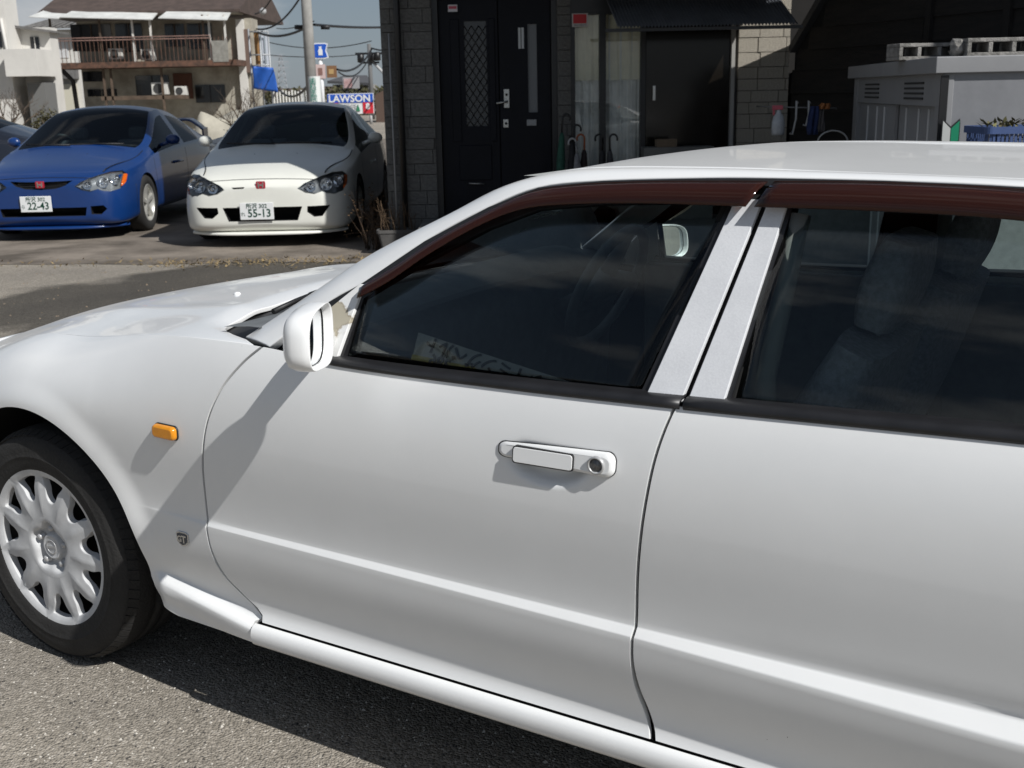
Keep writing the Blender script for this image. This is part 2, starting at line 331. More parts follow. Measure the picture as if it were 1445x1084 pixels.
def pillar_mat():
    m, N, L, b = newmat('chalky_white_pillar_film')
    tc = N.new('ShaderNodeTexCoord'); n = N.new('ShaderNodeTexNoise'); sock(n, 'Scale', 260); sock(n, 'Detail', 6); L.new(tc.outputs['Object'], n.inputs['Vector'])
    n2 = N.new('ShaderNodeTexNoise'); sock(n2, 'Scale', 14); L.new(tc.outputs['Object'], n2.inputs['Vector'])
    a = N.new('ShaderNodeMath'); a.operation = 'ADD'; L.new(n.outputs['Fac'], a.inputs[0]); L.new(n2.outputs['Fac'], a.inputs[1])
    r = N.new('ShaderNodeValToRGB'); r.color_ramp.elements[0].position = .36; r.color_ramp.elements[1].position = .62
    r.color_ramp.elements[0].color = (.62, .63, .65, 1); r.color_ramp.elements[1].color = (.70, .71, .73, 1)
    h = N.new('ShaderNodeMath'); h.operation = 'MULTIPLY'; h.inputs[1].default_value = .5; L.new(a.outputs[0], h.inputs[0]); L.new(h.outputs[0], r.inputs['Fac'])
    L.new(r.outputs['Color'], b.inputs['Base Color']); sock(b, 'Roughness', .5)
    bp = N.new('ShaderNodeBump'); sock(bp, 'Strength', .08); sock(bp, 'Distance', .003); L.new(n.outputs['Fac'], bp.inputs['Height']); L.new(bp.outputs['Normal'], b.inputs['Normal'])
    return m
M_PILLAR = pillar_mat()
def sail_mat():
    m, N, L, b = newmat('peeling_white_paint')
    tc = N.new('ShaderNodeTexCoord'); n = N.new('ShaderNodeTexNoise'); sock(n, 'Scale', 26); sock(n, 'Detail', 8); sock(n, 'Roughness', .6); L.new(tc.outputs['Object'], n.inputs['Vector'])
    # a flaked patch with a ragged outline round one spot of the panel
    d = N.new('ShaderNodeVectorMath'); d.operation = 'DISTANCE'; d.inputs[1].default_value = (-0.942, .752, .985); L.new(tc.outputs['Object'], d.inputs[0])
    s = N.new('ShaderNodeMath'); s.operation = 'MULTIPLY_ADD'; s.inputs[1].default_value = .075; L.new(n.outputs['Fac'], s.inputs[0]); L.new(d.outputs['Value'], s.inputs[2])
    r = N.new('ShaderNodeValToRGB'); e = r.color_ramp.elements; e[0].position = .083; e[0].color = (.42, .38, .29, 1); e[1].position = .087; e[1].color = (.74, .74, .73, 1)
    k = e.new(.081); k.color = (.20, .15, .10, 1); k2 = e.new(.078); k2.color = (.45, .41, .32, 1)
    L.new(s.outputs[0], r.inputs['Fac']); L.new(r.outputs['Color'], b.inputs['Base Color']); sock(b, 'Roughness', .45)
    return m
M_SAIL = sail_mat()

SED_YAW = R(58)
_F = Vector((-math.sin(SED_YAW), math.cos(SED_YAW), 0))
sedan = empty('sedan', (-0.7622, 3.4510, 0)); sedan.rotation_euler = (0, 0, math.atan2(_F.y, _F.x))
tag(sedan, 'white four-door sedan with brown window visors filling the foreground', 'car')
def C(x, y, z): return Vector((-x, y, z))
def planw(x):
    if x < .25: return .86 - .11 * (max(0, .25 - x) / .95) ** 2.0
    if x > 2.6: return .86 - .09 * ((x - 2.6) / 1.0) ** 2.0
    return .86
ZT = .51
def led(x): return lin([(.385, 0), (.62, .0065), (1.2, .011), (1.7, .014), (2.3, .022), (3.4, .02)], x)
def lh(x): return lin([(.385, .006), (.62, .0125), (1.2, .0155), (1.7, .019), (2.3, .030), (3.4, .03)], x)
def grv(x): return lin([(1.69, 0), (2.3, .007), (3.4, .007)], x)
def zbelt(x): return interp([(.3, .93), (.8, .922), (1.0, .909), (1.4, .909), (1.74, .915), (2.03, .923), (2.3, .93), (3.6, .95)], x)
def upper(x, t):
    """(y, z) on the upper side; t < 0 below the widest point, up to tmax(x) at the belt / bonnet seam"""
    k = 1 - sstep(-.05, .74, x)
    A = .28 + (.155 - .28) * k; B = .115 + (.21 - .115) * k
    z0 = .70 - .19 * sstep(.0, -.85, x) if x < 0 else .70
    if t < 0:
        z = z0 + A * t; y = (planw(x) - .012 * sstep(z0, ZT, z) if z0 > ZT else planw(x)) - grv(x) * math.exp(-((z - ZT) / .022) ** 2)
    else:
        z = z0 + A * math.sin(t); y = planw(x) - B * (1 - math.cos(t))
    return y, z
def tmax(x):
    k = 1 - sstep(-.05, .74, x)
    if x > .74: return math.asin(min(.999, (zbelt(x) - .70) / .28))
    return (1 - k) * math.asin((zbelt(.74) - .70) / .28) + k * R(76)
def arch_flare(x, z):
    r = math.hypot(x, z - .318); g = .010 * (1 - sstep(.375, .45, r))
    r2 = math.hypot(x - 2.82, z - .318); return g + .010 * (1 - sstep(.375, .45, r2))
def lowy(x, z):
    """side surface below the ledge"""
    zb = ZT - lh(x); base = -.012 + led(x)
    s = max(0, min(1, (zb - z) / (zb - .285)))
    o = base * (1 - s) + interp([(0, 0.0), (.25, -.004), (.5, -.014), (.75, -.027), (.9, -.028), (1.0, -.018)], s)
    return planw(x) + o
def side(x, z):
    if z >= ZT:
        A = .28 + (.155 - .28) * (1 - sstep(-.05, .74, x)); z0 = .70
        s = (z - z0) / A
        return upper(x, s if s < 0 else math.asin(max(-1, min(.97, s))))[0]
    zb = ZT - lh(x)
    if z > zb: return planw(x) - .012 - grv(x) + (led(x) + grv(x)) * (ZT - z) / max(1e-6, ZT - zb)
    return lowy(x, z)
DOOR_F = [(.295, .742), (.311, .722), (.33, .69), (.372, .644), (.436, .618), (.511, .611), (.605, .616), (.673, .627), (.758, .652), (.827, .69), (.888, .745), (.925, .79)]
DOOR_R = [(.285, 1.71), (.293, 1.707), (.34, 1.693), (.393, 1.68), (.448, 1.675), (.517, 1.678), (.60, 1.682), (.681, 1.69), (.76, 1.70), (.826, 1.71), (.878, 1.722), (.93, 1.738)]
def xdf(z): return interp(DOOR_F, z)
def xdr(z): return interp(DOOR_R, z)
REAR_E = [(.285, 2.40), (.40, 2.42), (.52, 2.50), (.62, 2.60), (.70, 2.70), (.80, 2.76), (.93, 2.78)]
def xre(z): return interp(REAR_E, z)
GAP = .003
def gx(fn, z): return GAP * (1 + .9 * sstep(.47, .34, z)) * math.sqrt(1 + ((fn(z + .004) - fn(z - .004)) / .008) ** 2)
def side_rows(zlow):
    """row functions z(x) from door bottom to belt"""
    rows = []
    for s in frange(0, 1, 16): rows.append(('l', s))
    for s in (.15, .5, .85): rows.append(('g', s))
    for s in (0, .06, .12, .19, .27, .36, .5, .67, .84, 1): rows.append(('m', s))
    for s in frange(0, 1, 30)[1:]: rows.append(('u', s))
    return rows
def row_point(x, row, zlow, ztop_in=0.0):
    k, s = row; zb = ZT - lh(x)
    if k == 'l': z = zlow + (zb - zlow) * s; return lowy(x, z), z
    if k == 'g': z = zb + (ZT - zb) * s; return planw(x) - .012 - grv(x) + (led(x) + grv(x)) * (1 - s), z
    if k == 'm': t = -(.70 - ZT) / .28 * (1 - s); y, z = upper(x, t); return y, z
    return upper(x, tmax(x) * s)
def dent(x, z):
    u = (x - 1.505) / .088; v = (z - .790) / .042
    if v > .35: v = .35
    r2 = u * u + v * v
    return -.015 * sstep(1.0, .35, r2) * sstep(.822, .802, z) if r2 < 1 else 0.0
def door_panel(zlow, xl, xr, ncol=44, cup=False):
    rows = []
    for row in side_rows(zlow):
        r = []
        for u in frange(0, 1, ncol):
            x = 1.2
            for _ in range(6):
                y, z = row_point(x, row, zlow); a = xl(z); b = xr(z); x = a + (b - a) * u
            y, z = row_point(x, row, zlow); r.append((x, y + (dent(x, z) if cup else 0), z))
        rows.append(r)
    return rows
def mirror_rows(rows, sgn): return [[C(x, y * sgn, z) for (x, y, z) in r] for r in rows]
def panel(name, rows, sgn, m, parent, solid=.012, bevel=.0022):
    mb = MB(); mb.grid(mirror_rows(rows, sgn)); me = mb.mesh(name, recalc=False)
    bm = bmesh.new(); bm.from_mesh(me); bmesh.ops.remove_doubles(bm, verts=bm.verts, dist=1e-5)
    bm.normal_update()
    s = sum((f.normal.y * f.calc_area() for f in bm.faces))
    if s * sgn < 0: bmesh.ops.reverse_faces(bm, faces=bm.faces)
    bm.to_mesh(me); bm.free()
    return link(name, me, m, parent, solid=solid, bevel=bevel, angle=80)

# --- door skins, sills, wings
front_door = {}
for sgn in (1, -1):
    fd = panel('front_door', door_panel(.288, lambda z: xdf(z) + gx(xdf, z), lambda z: xdr(z) - gx(xdr, z), 110, True), sgn, M_PAINT, sedan); front_door[sgn] = fd
    rd = panel('rear_door', door_panel(.288, lambda z: xdr(z) + gx(xdr, z), lambda z: xre(z) - GAP, 36), sgn, M_PAINT, sedan)
    # sill skirt
    prof = [(.842, .284), (.852, .281), (.859, .274), (.862, .262), (.861, .248), (.856, .238), (.846, .230), (.80, .215), (.76, .21)]
    rows = [[(x, y, z) for (y, z) in prof] for x in frange(.728, 2.46, 12)]
    rows = [list(r) for r in zip(*rows)][::-1]
    panel('sill', rows, sgn, M_PAINT, sedan)
# --- front wing: the strip behind the arch (rows follow the crease) and the crown above it
RA = .379
def xarch(z): return math.sqrt(max(0, RA * RA - (z - .318) ** 2)) if z > .318 else RA + (.318 - z) * .5
def wing_low_y(x, z):
    zc = .327 - (x - .41) / .31 * .045          # top of the little skirt at the foot of the wing
    s = sstep(zc + .014, zc - .012, z); w = (.022 + .006 * sstep(.45, .72, x)) * s * sstep(.38, .44, x)
    t = max(0, min(1, (zc - .01 - z) / .05)); w -= .010 * t * t
    return side(x, max(z, .30)) - (.008 * sstep(.42, .30, z)) + w + arch_flare(x, z)
rowsA = []
def wrow(fz):
    r = []
    for u in frange(0, 1, 26):
        x = .5
        for _ in range(6):
            z = fz(x); a = xarch(z); b = (xdf(max(z, .295)) - gx(xdf, max(z, .30))) if z > .290 else .722; x = a + (b - a) * u
        r.append((x, wing_low_y(x, fz(x)), fz(x)))
    return r
zc_ = lambda x: .327 - (x - .41) / .31 * .045
for s in frange(0, 1, 7): rowsA.append(wrow(lambda x, s=s: .236 + .012 * sstep(.48, .40, x) + (zc_(x) - .014 - .236 - .012 * sstep(.48, .40, x)) * s))
for s in (.2, .4, .6, .8, 1): rowsA.append(wrow(lambda x, s=s: zc_(x) - .014 + .028 * s))
for s in frange(0, 1, 14)[1:]: rowsA.append(wrow(lambda x, s=s: (zc_(x) + .014) + (ZT - lh(x) - zc_(x) - .014) * s))
for s in (.5, 1): rowsA.append(wrow(lambda x, s=s: ZT - lh(x) + lh(x) * s))
for s in frange(0, 1, 7)[1:]: rowsA.append(wrow(lambda x, s=s: ZT + (.60 - ZT) * s))
XA60 = xarch(.60)
NB = 26
def crown_rows():
    rows = []
    cols_left = frange(-.70, XA60, 40)[:-1]
    for i in range(27):
        s = i / 26; r = []
        for x in cols_left:
            zl = (.318 + math.sqrt(max(0, RA * RA - x * x))) if abs(x) < XA60 else .60
            k = 1 - sstep(-.05, .74, x); A = .28 + (.155 - .28) * k; z0 = .70 - (.19 * sstep(.0, -.85, x) if x < 0 else 0)
            tl = (zl - z0) / A
            if tl > 0: tl = math.asin(min(.95, tl))
            t = tl + (tmax(x) - tl) * s; y, z = upper(x, t); r.append((x, y + arch_flare(x, z), z))
        for u in frange(0, 1, NB):
            x = .5
            for _ in range(8):
                k = 1 - sstep(-.05, .74, x); A = .28 + (.155 - .28) * k
                tl = (.60 - .70) / A; t = tl + (tmax(x) - tl) * s; y, z = upper(x, t); b = xdf(z) - gx(xdf, z); x = XA60 + (b - XA60) * u
            y, z = upper(x, t); r.append((x, y + arch_flare(x, z), z))
        rows.append(r)
    return rows
CR = crown_rows()
def front_low_rows():
    rows = []
    for z in frange(.20, .60, 14):
        r = []
        for u in frange(0, 1, 14):
            x = -.70 + (-xarch(z) + .70) * u; r.append((x, planw(x) - .02 * sstep(.5, .2, z) + arch_flare(x, z), z))
        rows.append(r)
    return rows
for sgn in (1, -1):
    mb = MB(); mb.grid(mirror_rows(rowsA, sgn)); mb.grid(mirror_rows(CR, sgn)); mb.grid(mirror_rows(front_low_rows(), sgn))
    me = mb.mesh('front_wing', recalc=False)
    bm = bmesh.new(); bm.from_mesh(me); bmesh.ops.remove_doubles(bm, verts=bm.verts, dist=3e-4); bmesh.ops.recalc_face_normals(bm, faces=bm.faces)
    s = sum(f.normal.y * f.calc_area() for f in bm.faces)
    if s * sgn < 0: bmesh.ops.reverse_faces(bm, faces=bm.faces)
    bm.to_mesh(me); bm.free()
    link('front_wing', me, M_PAINT, sedan, solid=.012, bevel=.0022, angle=78)
    # inner liner that closes the arch
    mb = MB(); rows = []
    for a in frange(-4, 184, 24):
        rows.append([C(.40 * math.cos(R(a)), yy * sgn, .318 + .40 * math.sin(R(a))) for yy in (.83, .52)])
    mb.grid(rows); mb.poly([C(.40 * math.cos(R(a)), .52 * sgn, .318 + .40 * math.sin(R(a))) for a in frange(-4, 184, 24)])
    mb.build('wheel_arch_liner', M_INNER, sedan)
# --- bonnet
def seam(x):
    y, z = upper(x, tmax(x)); return y, z
HC = [(-.86, .70), (-.7, .752), (-.55, .795), (-.21, .862), (.09, .902), (.234, .919), (.45, .942), (.56, .95)]
def hood_z(x, y):
    ys, zs = seam(x); zc = interp(HC, x); q = abs(y) / ys
    z = zs + (zc - zs) * (1 - q ** 2.2)
    return z + .006 * math.exp(-((q - .66) / .07) ** 2) * sstep(-.8, -.4, x)
def hood_rear(q): return .44 + .09 * q ** 2 + .12 * max(0, q - .5) ** 1.5 + .30 * max(0, (q - .80) / .20) ** 2.2 * .75
rows = []
for i in range(61):
    q = -1 + 2 * i / 60; r = []
    for s in frange(0, 1, 44):
        xr_ = min(.76, hood_rear(abs(q))); x = -.84 + (xr_ + .84) * s
        ys, zs = seam(x); y = q * (ys - .004)
        zz = hood_z(x, y) - .012 * sstep(.93, 1.0, s) ** 2 * (1 - sstep(.8, 1, abs(q)))
        r.append((x, y, zz))
    rows.append(r)
mb = MB(); mb.grid(mirror_rows(rows, 1)); me = mb.mesh('bonnet', recalc=False)
bm = bmesh.new(); bm.from_mesh(me); bm.normal_update()
if sum(f.normal.z for f in bm.faces) < 0: bmesh.ops.reverse_faces(bm, faces=bm.faces)
bm.to_mesh(me); bm.free()
bonnet = link('bonnet', me, M_PAINT, sedan, solid=.012, bevel=.0025, angle=50)
for yy in (.30, -.30):
    mb = MB(); x = .20; z = hood_z(x, yy); mb.lathe([(0.010, -.002), (.010, .002), (.008, .005), (.004, .0065), (.0005, .007)], 14, M=Matrix.Translation(C(x, yy, z)))
    nz = mb.build('washer_nozzle', M_PAINT, bonnet)
# --- cowl, windscreen, pillars, roof
RAIL_LO = [(.79, .795, .918), (.917, .741, 1.017), (.989, .719, 1.057), (1.118, .67, 1.145), (1.249, .632, 1.214), (1.351, .611, 1.253), (1.485, .604, 1.268), (1.695, .598, 1.277), (1.812, .597, 1.279), (2.004, .597, 1.279), (2.214, .60, 1.274), (2.45, .61, 1.256), (2.65, .63, 1.215), (2.85, .675, 1.13), (3.02, .73, 1.02), (3.12, .77, .955)]
RAIL_HI = [(0.66, 0.735, 0.915), (0.822, 0.679, 1.021), (0.916, 0.643, 1.085), (1.003, 0.617, 1.133), (1.119, 0.583, 1.19), (1.225, 0.551, 1.244), (1.334, 0.533, 1.274), (1.457, 0.526, 1.286), (1.7, 0.524, 1.288), (1.85, 0.524, 1.285), (2.05, 0.524, 1.281), (2.26, 0.525, 1.275), (2.5, 0.528, 1.256), (2.72, 0.545, 1.216), (2.98, 0.585, 1.135), (3.22, 0.64, 1.033), (3.36, 0.67, 0.965)]
def rail(tab, s): return interp([(i / (len(tab) - 1), p) for i, p in enumerate(tab)], s)
for sgn in (1, -1):
    rows = []
    for j in range(9):
        w = j / 8; r = []
        for s in frange(0, 1, 70):
            a = rail(RAIL_LO, s); b = rail(RAIL_HI, s); p = a.lerp(b, w)
            out = .016 * math.sin(math.pi * min(1, w * .9 + .05)); p = p + Vector((0, out * .6, out * .45))
            r.append(tuple(p))
        rows.append(r)
    panel('roof_rail', rows, sgn, M_PAINT, sedan, solid=.02, bevel=.003)
def edge_hi(s): return rail(RAIL_HI, s) + Vector((0, .016 * .6 * math.sin(math.pi * .95), .016 * .45 * math.sin(math.pi * .95)))
S_FRONT, S_REAR = .345, .80
rows = []
for s in frange(S_FRONT, S_REAR, 40):
    e = edge_hi(s); r = []
    f = (s - S_FRONT) / (S_REAR - S_FRONT)
    for q in frange(-1, 1, 33):
        bow = (1 - q * q)
        x = e.x - .10 * bow * (1 - sstep(0, .35, f)) + .10 * bow * sstep(.65, 1, f)
        r.append((x, e.y * q, e.z + .005 * bow - .024 * bow * (1 - sstep(0, .22, f))))
    rows.append(r)
mb = MB(); mb.grid(mirror_rows(rows, 1)); me = mb.mesh('roof_panel', recalc=False)
bm = bmesh.new(); bm.from_mesh(me); bm.normal_update()
if sum(f.normal.z for f in bm.faces) < 0: bmesh.ops.reverse_faces(bm, faces=bm.faces)
bm.to_mesh(me); bm.free()
roof = link('roof_panel', me, M_PAINT, sedan, solid=.02)
roof_front = rows[0]; roof_rear = rows[-1]
# windscreen
ws_base = []
for q in frange(-1, 1, 33):
    ws_base.append((.52 + .20 * abs(q) ** 2.4, .70 * q, .943 - .012 * q * q))
def screen(base, top, name, bulge):
    rw = []
    for w in frange(0, 1, 20):
        r = []
        for a, b in zip(base, top):
            p = Vector(a).lerp(Vector(b), w); n = math.sin(math.pi * w) * bulge; p = p + Vector((-n * .5 if name == 'windscreen' else n * .5, 0, n)); r.append(tuple(p))
        rw.append(r)
    mb = MB(); mb.grid(mirror_rows(rw, 1)); return mb, rw
mb, _ = screen(ws_base, roof_front, 'windscreen', .018)
windscreen = mb.build('windscreen', M_SHIELD, sedan)
# black frit band round the screen
mb = MB()
mb.tube([C(*p) + Vector((0, 0, .004)) for p in ws_base], .010, 6); mb.tube([C(*p) for p in roof_front], .004, 6)
mb.build('windscreen_seal', M_BLACK, windscreen)
# mirrored handwriting in chalk marker on the far side of the screen
M_CHALK = mat('chalk_marker', (.55, .6, .58), rough=.9)
for k, (tx, sz) in enumerate((('ブレーキ パッド', .030), ('バッテリー', .026), ('オイル 90', .026), ('エアコン OK', .028), ('17', .026), ('―――', .03))):
    p0 = Vector((1.06 - .07 * k, -.34, 1.205 - .046 * k)) ; p0.y += .02 * k
    lettering(tx, sz, M_CHALK, windscreen, frame_M(C(p0.x, p0.y, p0.z + .026), (0, 1, 0), (-.78, 0, .55)), mirror=True)
# cowl under the screen: one dark plate between the bonnet lip and the glass
rows = []
for q in frange(-1, 1, 41): rows.append([(x, .735 * q, .926 - .030 * q * q - .02 * sstep(.50, .40, x)) for x in frange(.36, .84, 9)])
mb = MB(); mb.grid(mirror_rows(rows, 1)); mb.build('cowl_panel', M_BLACK, sedan)
mb = MB()
mb.tube([C(.62, .50, .955), C(.575, .42, .957), C(.53, .12, .967), C(.50, -.18, .972)], [.006, .005, .005, .004], 6)
mb.tube([C(.60, .58, .942), C(.60, .50, .955), C(.58, .40, .960)], [.007, .006, .004], 6)
mb.build('wiper', M_BLACK, sedan)
mb = MB(); mb.tube([C(.50, -.05, .962), C(.50, -.30, .966), C(.55, -.60, .955)], [.006, .007, .008], 6); mb.build('wiper', M_BLACK, sedan)

# --- side glass plane
def G(z): return .805 - (z - .9) * .55
def onG(x, z, off=0.0, sgn=1): return C(x, (G(z) + off) * sgn, z)
def gpoly(name, pts, m, parent, off, solid, sgn, bevel=0.0):
    mb = MB(); mb.poly([onG(x, z, off, sgn) for x, z in pts]); me = mb.mesh(name, recalc=False)
    bm = bmesh.new(); bm.from_mesh(me); bm.normal_update()
    if sum(f.normal.y for f in bm.faces) * sgn < 0: bmesh.ops.reverse_faces(bm, faces=bm.faces)
    bm.to_mesh(me); bm.free()
    return link(name, me, m, parent, solid=solid, bevel=bevel)
TOPF = [(.989, 1.050), (1.118, 1.137), (1.249, 1.206), (1.351, 1.245), (1.485, 1.259), (1.695, 1.268), (1.79, 1.270)]
TOPR = [(1.82, 1.270), (2.004, 1.271), (2.214, 1.266), (2.45, 1.247), (2.60, 1.22), (2.68, 1.19)]
def strip_on_G(name, a, b, m, sgn, parent, off_a, off_b, solid):
    mb = MB(); mb.grid([[onG(x, z, off_a, sgn) for x, z in a], [onG(x, z, off_b, sgn) for x, z in b]], smooth=False); me = mb.mesh(name, recalc=False)
    bm = bmesh.new(); bm.from_mesh(me); bm.normal_update()
    if sum(f.normal.y for f in bm.faces) * sgn < 0: bmesh.ops.reverse_faces(bm, faces=bm.faces)
    bm.to_mesh(me); bm.free()
    return link(name, me, m, parent, solid=solid)
for sgn in (1, -1):
    d = front_door[sgn]
    # glass
    def inv(tab, z): return lin(sorted([(q[1], q[0]) for q in tab]), z)
    def glass_pane(name, z0, z1, xl, xr):
        rows = []
        for z in frange(z0, z1, 22):
            off = .016 * math.sin(math.pi * (z - z0) / (z1 - z0)) - .014
            rows.append([(x, G(z) + off, z) for x in frange(xl(z), xr(z), 16)])
        return panel(name, rows, sgn, M_GLASS, sedan, solid=.004, bevel=0)
    glass_pane('front_window', .915, 1.264, lambda z: .974 + .015 * (z - .915) / .13 if z < 1.045 else inv([(.989, 1.045)] + TOPF[1:6], z), lambda z: 1.66 + (z - .918) / .35 * .112)
    glass_pane('rear_window', .922, 1.264, lambda z: 1.80 + (z - .925) / .343 * .045, lambda z: 2.62 + .06 * (z - .922) / .268 if z < 1.19 else inv(TOPR[2:], z))
    # black channel along the top and front of the openings
    low = [(x + .012, z - .030) for x, z in TOPF]; low[0] = (1.004, 1.030); low[-1] = (1.775, 1.240)
    strip_on_G('window_frame', TOPF, low, M_BLACKTRIM, sgn, sedan, .002, .0, .014)
    low = [(x, z - .030) for x, z in TOPR]
    strip_on_G('window_frame', TOPR, low, M_BLACKTRIM, sgn, sedan, .002, .0, .014)
    strip_on_G('window_frame', [(.996, 1.056), (.982, .915)], [(1.006, 1.05), (.992, .915)], M_BLACKTRIM, sgn, sedan, .001, .001, .014)
    strip_on_G('window_frame', [(1.655, .915), (1.742, 1.235)], [(1.672, .915), (1.758, 1.235)], M_BLACKTRIM, sgn, sedan, .001, .001, .014)
    strip_on_G('window_frame', [(1.800, .918), (1.842, 1.24)], [(1.818, .918), (1.858, 1.24)], M_BLACKTRIM, sgn, sedan, .001, .001, .012)
    # rubber rail between window and roof
    strip_on_G('roof_seal', [(p[0], p[2]) for p in RAIL_LO[1:13]], [(p[0] + .004, p[2] - .012) for p in RAIL_LO[1:13]], M_BLACK, sgn, sedan, .002, .006, .012)
    # pillar covers
    gpoly('pillar_cover', [(1.670, .917), (1.756, 1.245), (1.805, 1.245), (1.737, .920)], M_PILLAR, sedan, .010, .010, sgn, .0015)
    gpoly('pillar_cover', [(1.748, .921), (1.816, 1.245), (1.850, 1.245), (1.811, .925)], M_PILLAR, sedan, .010, .010, sgn, .0015)
    gpoly('pillar_core', [(1.66, .90), (1.735, 1.27), (1.86, 1.27), (1.82, .90)], M_INNER, sedan, -.006, .03, sgn)
    # belt mouldings: a rounded rubber rail lying on the door top
    for (xa, xb, dz) in ((.958, 1.742, 0), (1.749, 2.62, 0)):
        rows = []
        n = 24
        for x in frange(xa, xb, n):
            zb = zbelt(x); yb = side(x, zb); th = lin([(.95, .008), (1.4, .0115), (1.74, .0135), (2.3, .0155)], x)
            rows.append([(x, yb - .012, zb - .006), (x, yb + .004, zb - .004), (x, yb + .007, zb + .002), (x, yb + .003, zb + th * .7), (x, yb - .008, zb + th), (x, yb - .03, zb + th + .002), (x, yb - .045, zb + th - .006)])
        rows = [list(r) for r in zip(*rows)]
        panel('belt_moulding', rows, sgn, M_BLACKTRIM, sedan, solid=.004, bevel=0)
    # mirror sail panel
    gpoly('mirror_base', [(.842, .918), (.842, .935), (.990, 1.058), (1.000, 1.058), (.984, .920), (.960, .905), (.86, .905)], M_SAIL if sgn == 1 else M_PAINT, sedan, .010, .014, sgn, .002)
# visors
VT = [(1.002, 1.060), (1.064, 1.097), (1.144, 1.150), (1.243, 1.203), (1.333, 1.244), (1.427, 1.260), (1.563, 1.269), (1.70, 1.273), (1.806, 1.275)]
VB = [(1.012, 1.036), (1.080, 1.073), (1.162, 1.130), (1.259, 1.185), (1.345, 1.217), (1.444, 1.229), (1.58, 1.235), (1.70, 1.236), (1.786, 1.236)]
VT2 = [(1.818, 1.275), (2.0, 1.277), (2.216, 1.271), (2.45, 1.252), (2.60, 1.226), (2.70, 1.19)]
VB2 = [(1.802, 1.236), (2.0, 1.236), (2.20, 1.231), (2.43, 1.212), (2.57, 1.188), (2.67, 1.16)]
for sgn in (1, -1):
    for T, Bt in ((VT, VB), (VT2, VB2)):
        rows = [[], [], [], [], []]
        for s in frange(0, 1, 50):
            a = interp([(i / (len(T) - 1), p) for i, p in enumerate(T)], s); b = interp([(i / (len(Bt) - 1), p) for i, p in enumerate(Bt)], s)
            for k, (w, off) in enumerate(((0.0, .003), (.14, .017), (.22, .018), (.27, .028), (1.0, .037))):
                p = a.lerp(b, w); rows[k].append((p.x, G(p.y) + off, p.y))
        vis = panel('window_visor', rows, sgn, M_VISOR, sedan, solid=.0025, bevel=0)
# --- door mirror: hollow shell with the glass set back in it
def door_mirror(sgn):
    ang = R(24); nx, ny = math.cos(ang), -math.sin(ang)          # way the glass faces: rearward and a bit inboard
    dx, dy = math.sin(ang), math.cos(ang)                          # along the glass, outboard
    cx, cy, cz = (1.094, .970, 1.000) if sgn > 0 else (.95, .93, .944)
    def ring(f, w, hh, tilt=0.0, n=40):
        r = []
        for k in range(n):
            a = 2 * math.pi * k / n; ca, sa = math.cos(a), math.sin(a)
            u = w * (abs(ca) ** .55) * (1 if ca > 0 else -1); v = hh * (abs(sa) ** .62) * (1 if sa > 0 else -1)
            v *= 1 - .10 * (u / w); u += -.10 * v
            r.append((cx + dx * u - nx * f, cy + dy * u - ny * f, cz + v))
        return r
    W, Hh = .075, .0575
    rows = [ring(.018, W * .92, Hh * .90), ring(.004, W * .955, Hh * .945), ring(0, W * .98, Hh * .98), ring(.002, W, Hh), ring(.016, W * 1.01, Hh * 1.02), ring(.034, W * .985, Hh * 1.0), ring(.048, W * .90, Hh * .93), ring(.057, W * .70, Hh * .75), ring(.061, W * .36, Hh * .42), ring(.062, W * .04, Hh * .05)]
    mb = MB(); mb.grid([[C(x, y * sgn, z) for x, y, z in r] for r in rows], closed_u=True)
    hs = mb.build('door_mirror', M_MIRRORPAINT, sedan)
    mb = MB(); r0 = ring(.016, W * .925, Hh * .905); r1 = ring(.030, W * .90, Hh * .88)
    mb.grid([[C(x, y * sgn, z) for x, y, z in r] for r in (r0, r1)], closed_u=True); mb.poly([C(x, y * sgn, z) for x, y, z in r1])
    mb.build('mirror_surround', M_BLACK, hs)
    mb = MB(); mb.poly([C(x, y * sgn, z) for x, y, z in ring(.020, W * .90, Hh * .885)]); mb.build('mirror_glass', M_MIRROR, hs)
    mb = MB(); mb.tube([C(cx - .165, .775 * sgn, cz - .055), C(cx - .125, .85 * sgn, cz - .042), C(cx - .074, (cy - .045) * sgn, cz - .028)], [.030, .028, .024], 12); mb.build('mirror_arm', M_PAINT, hs)
for sgn in (1, -1): door_mirror(sgn)

# --- door handles (recess shadow lip, fixed grip, flap, key cylinder)
def rrect(w, h, r, n=5):
    out = []
    for cx, cy, a0 in ((w - r, h - r, 0), (-w + r, h - r, 90), (-w + r, -h + r, 180), (w - r, -h + r, 270)):
        for k in range(n + 1): a = R(a0 + 90 * k / n); out.append((cx + r * math.cos(a), cy + r * math.sin(a)))
    return out
def pad(name, x, z, w, h, r, d0, d1, m, parent, sgn, tilt=0.0, bev=.25, shear=None):
    """raised rounded pad lying on the side surface: half sizes w (along x), h (along z), standing d0..d1 proud"""
    base = rrect(w, h, r); rows = []
    for (k, dd) in ((1.0, d0), (1.0, d0 + (d1 - d0) * .6), (1 - bev * .35, d0 + (d1 - d0) * .9), (1 - bev, d1)):
        rr = []
        for (u, v) in base:
            sc = 1 - (1 - k) * min(w, h) / max(abs(u), 1e-4) if False else 1
            uu = u - (1 - k) * min(w, h) * (u / w); vv = v - (1 - k) * min(w, h) * (v / h)
            if shear: vv += shear(uu)
            ca, sa = math.cos(tilt), math.sin(tilt); X = x + uu * ca - vv * sa; Z = z + uu * sa + vv * ca
            rr.append(C(X, (side(X, Z) + dd) * sgn, Z))
        rows.append(rr)
    mb = MB(); mb.grid(rows, closed_u=True); mb.add(rows[-1], [list(range(len(base)))], smooth=True)
    return mb.build(name, m, parent)
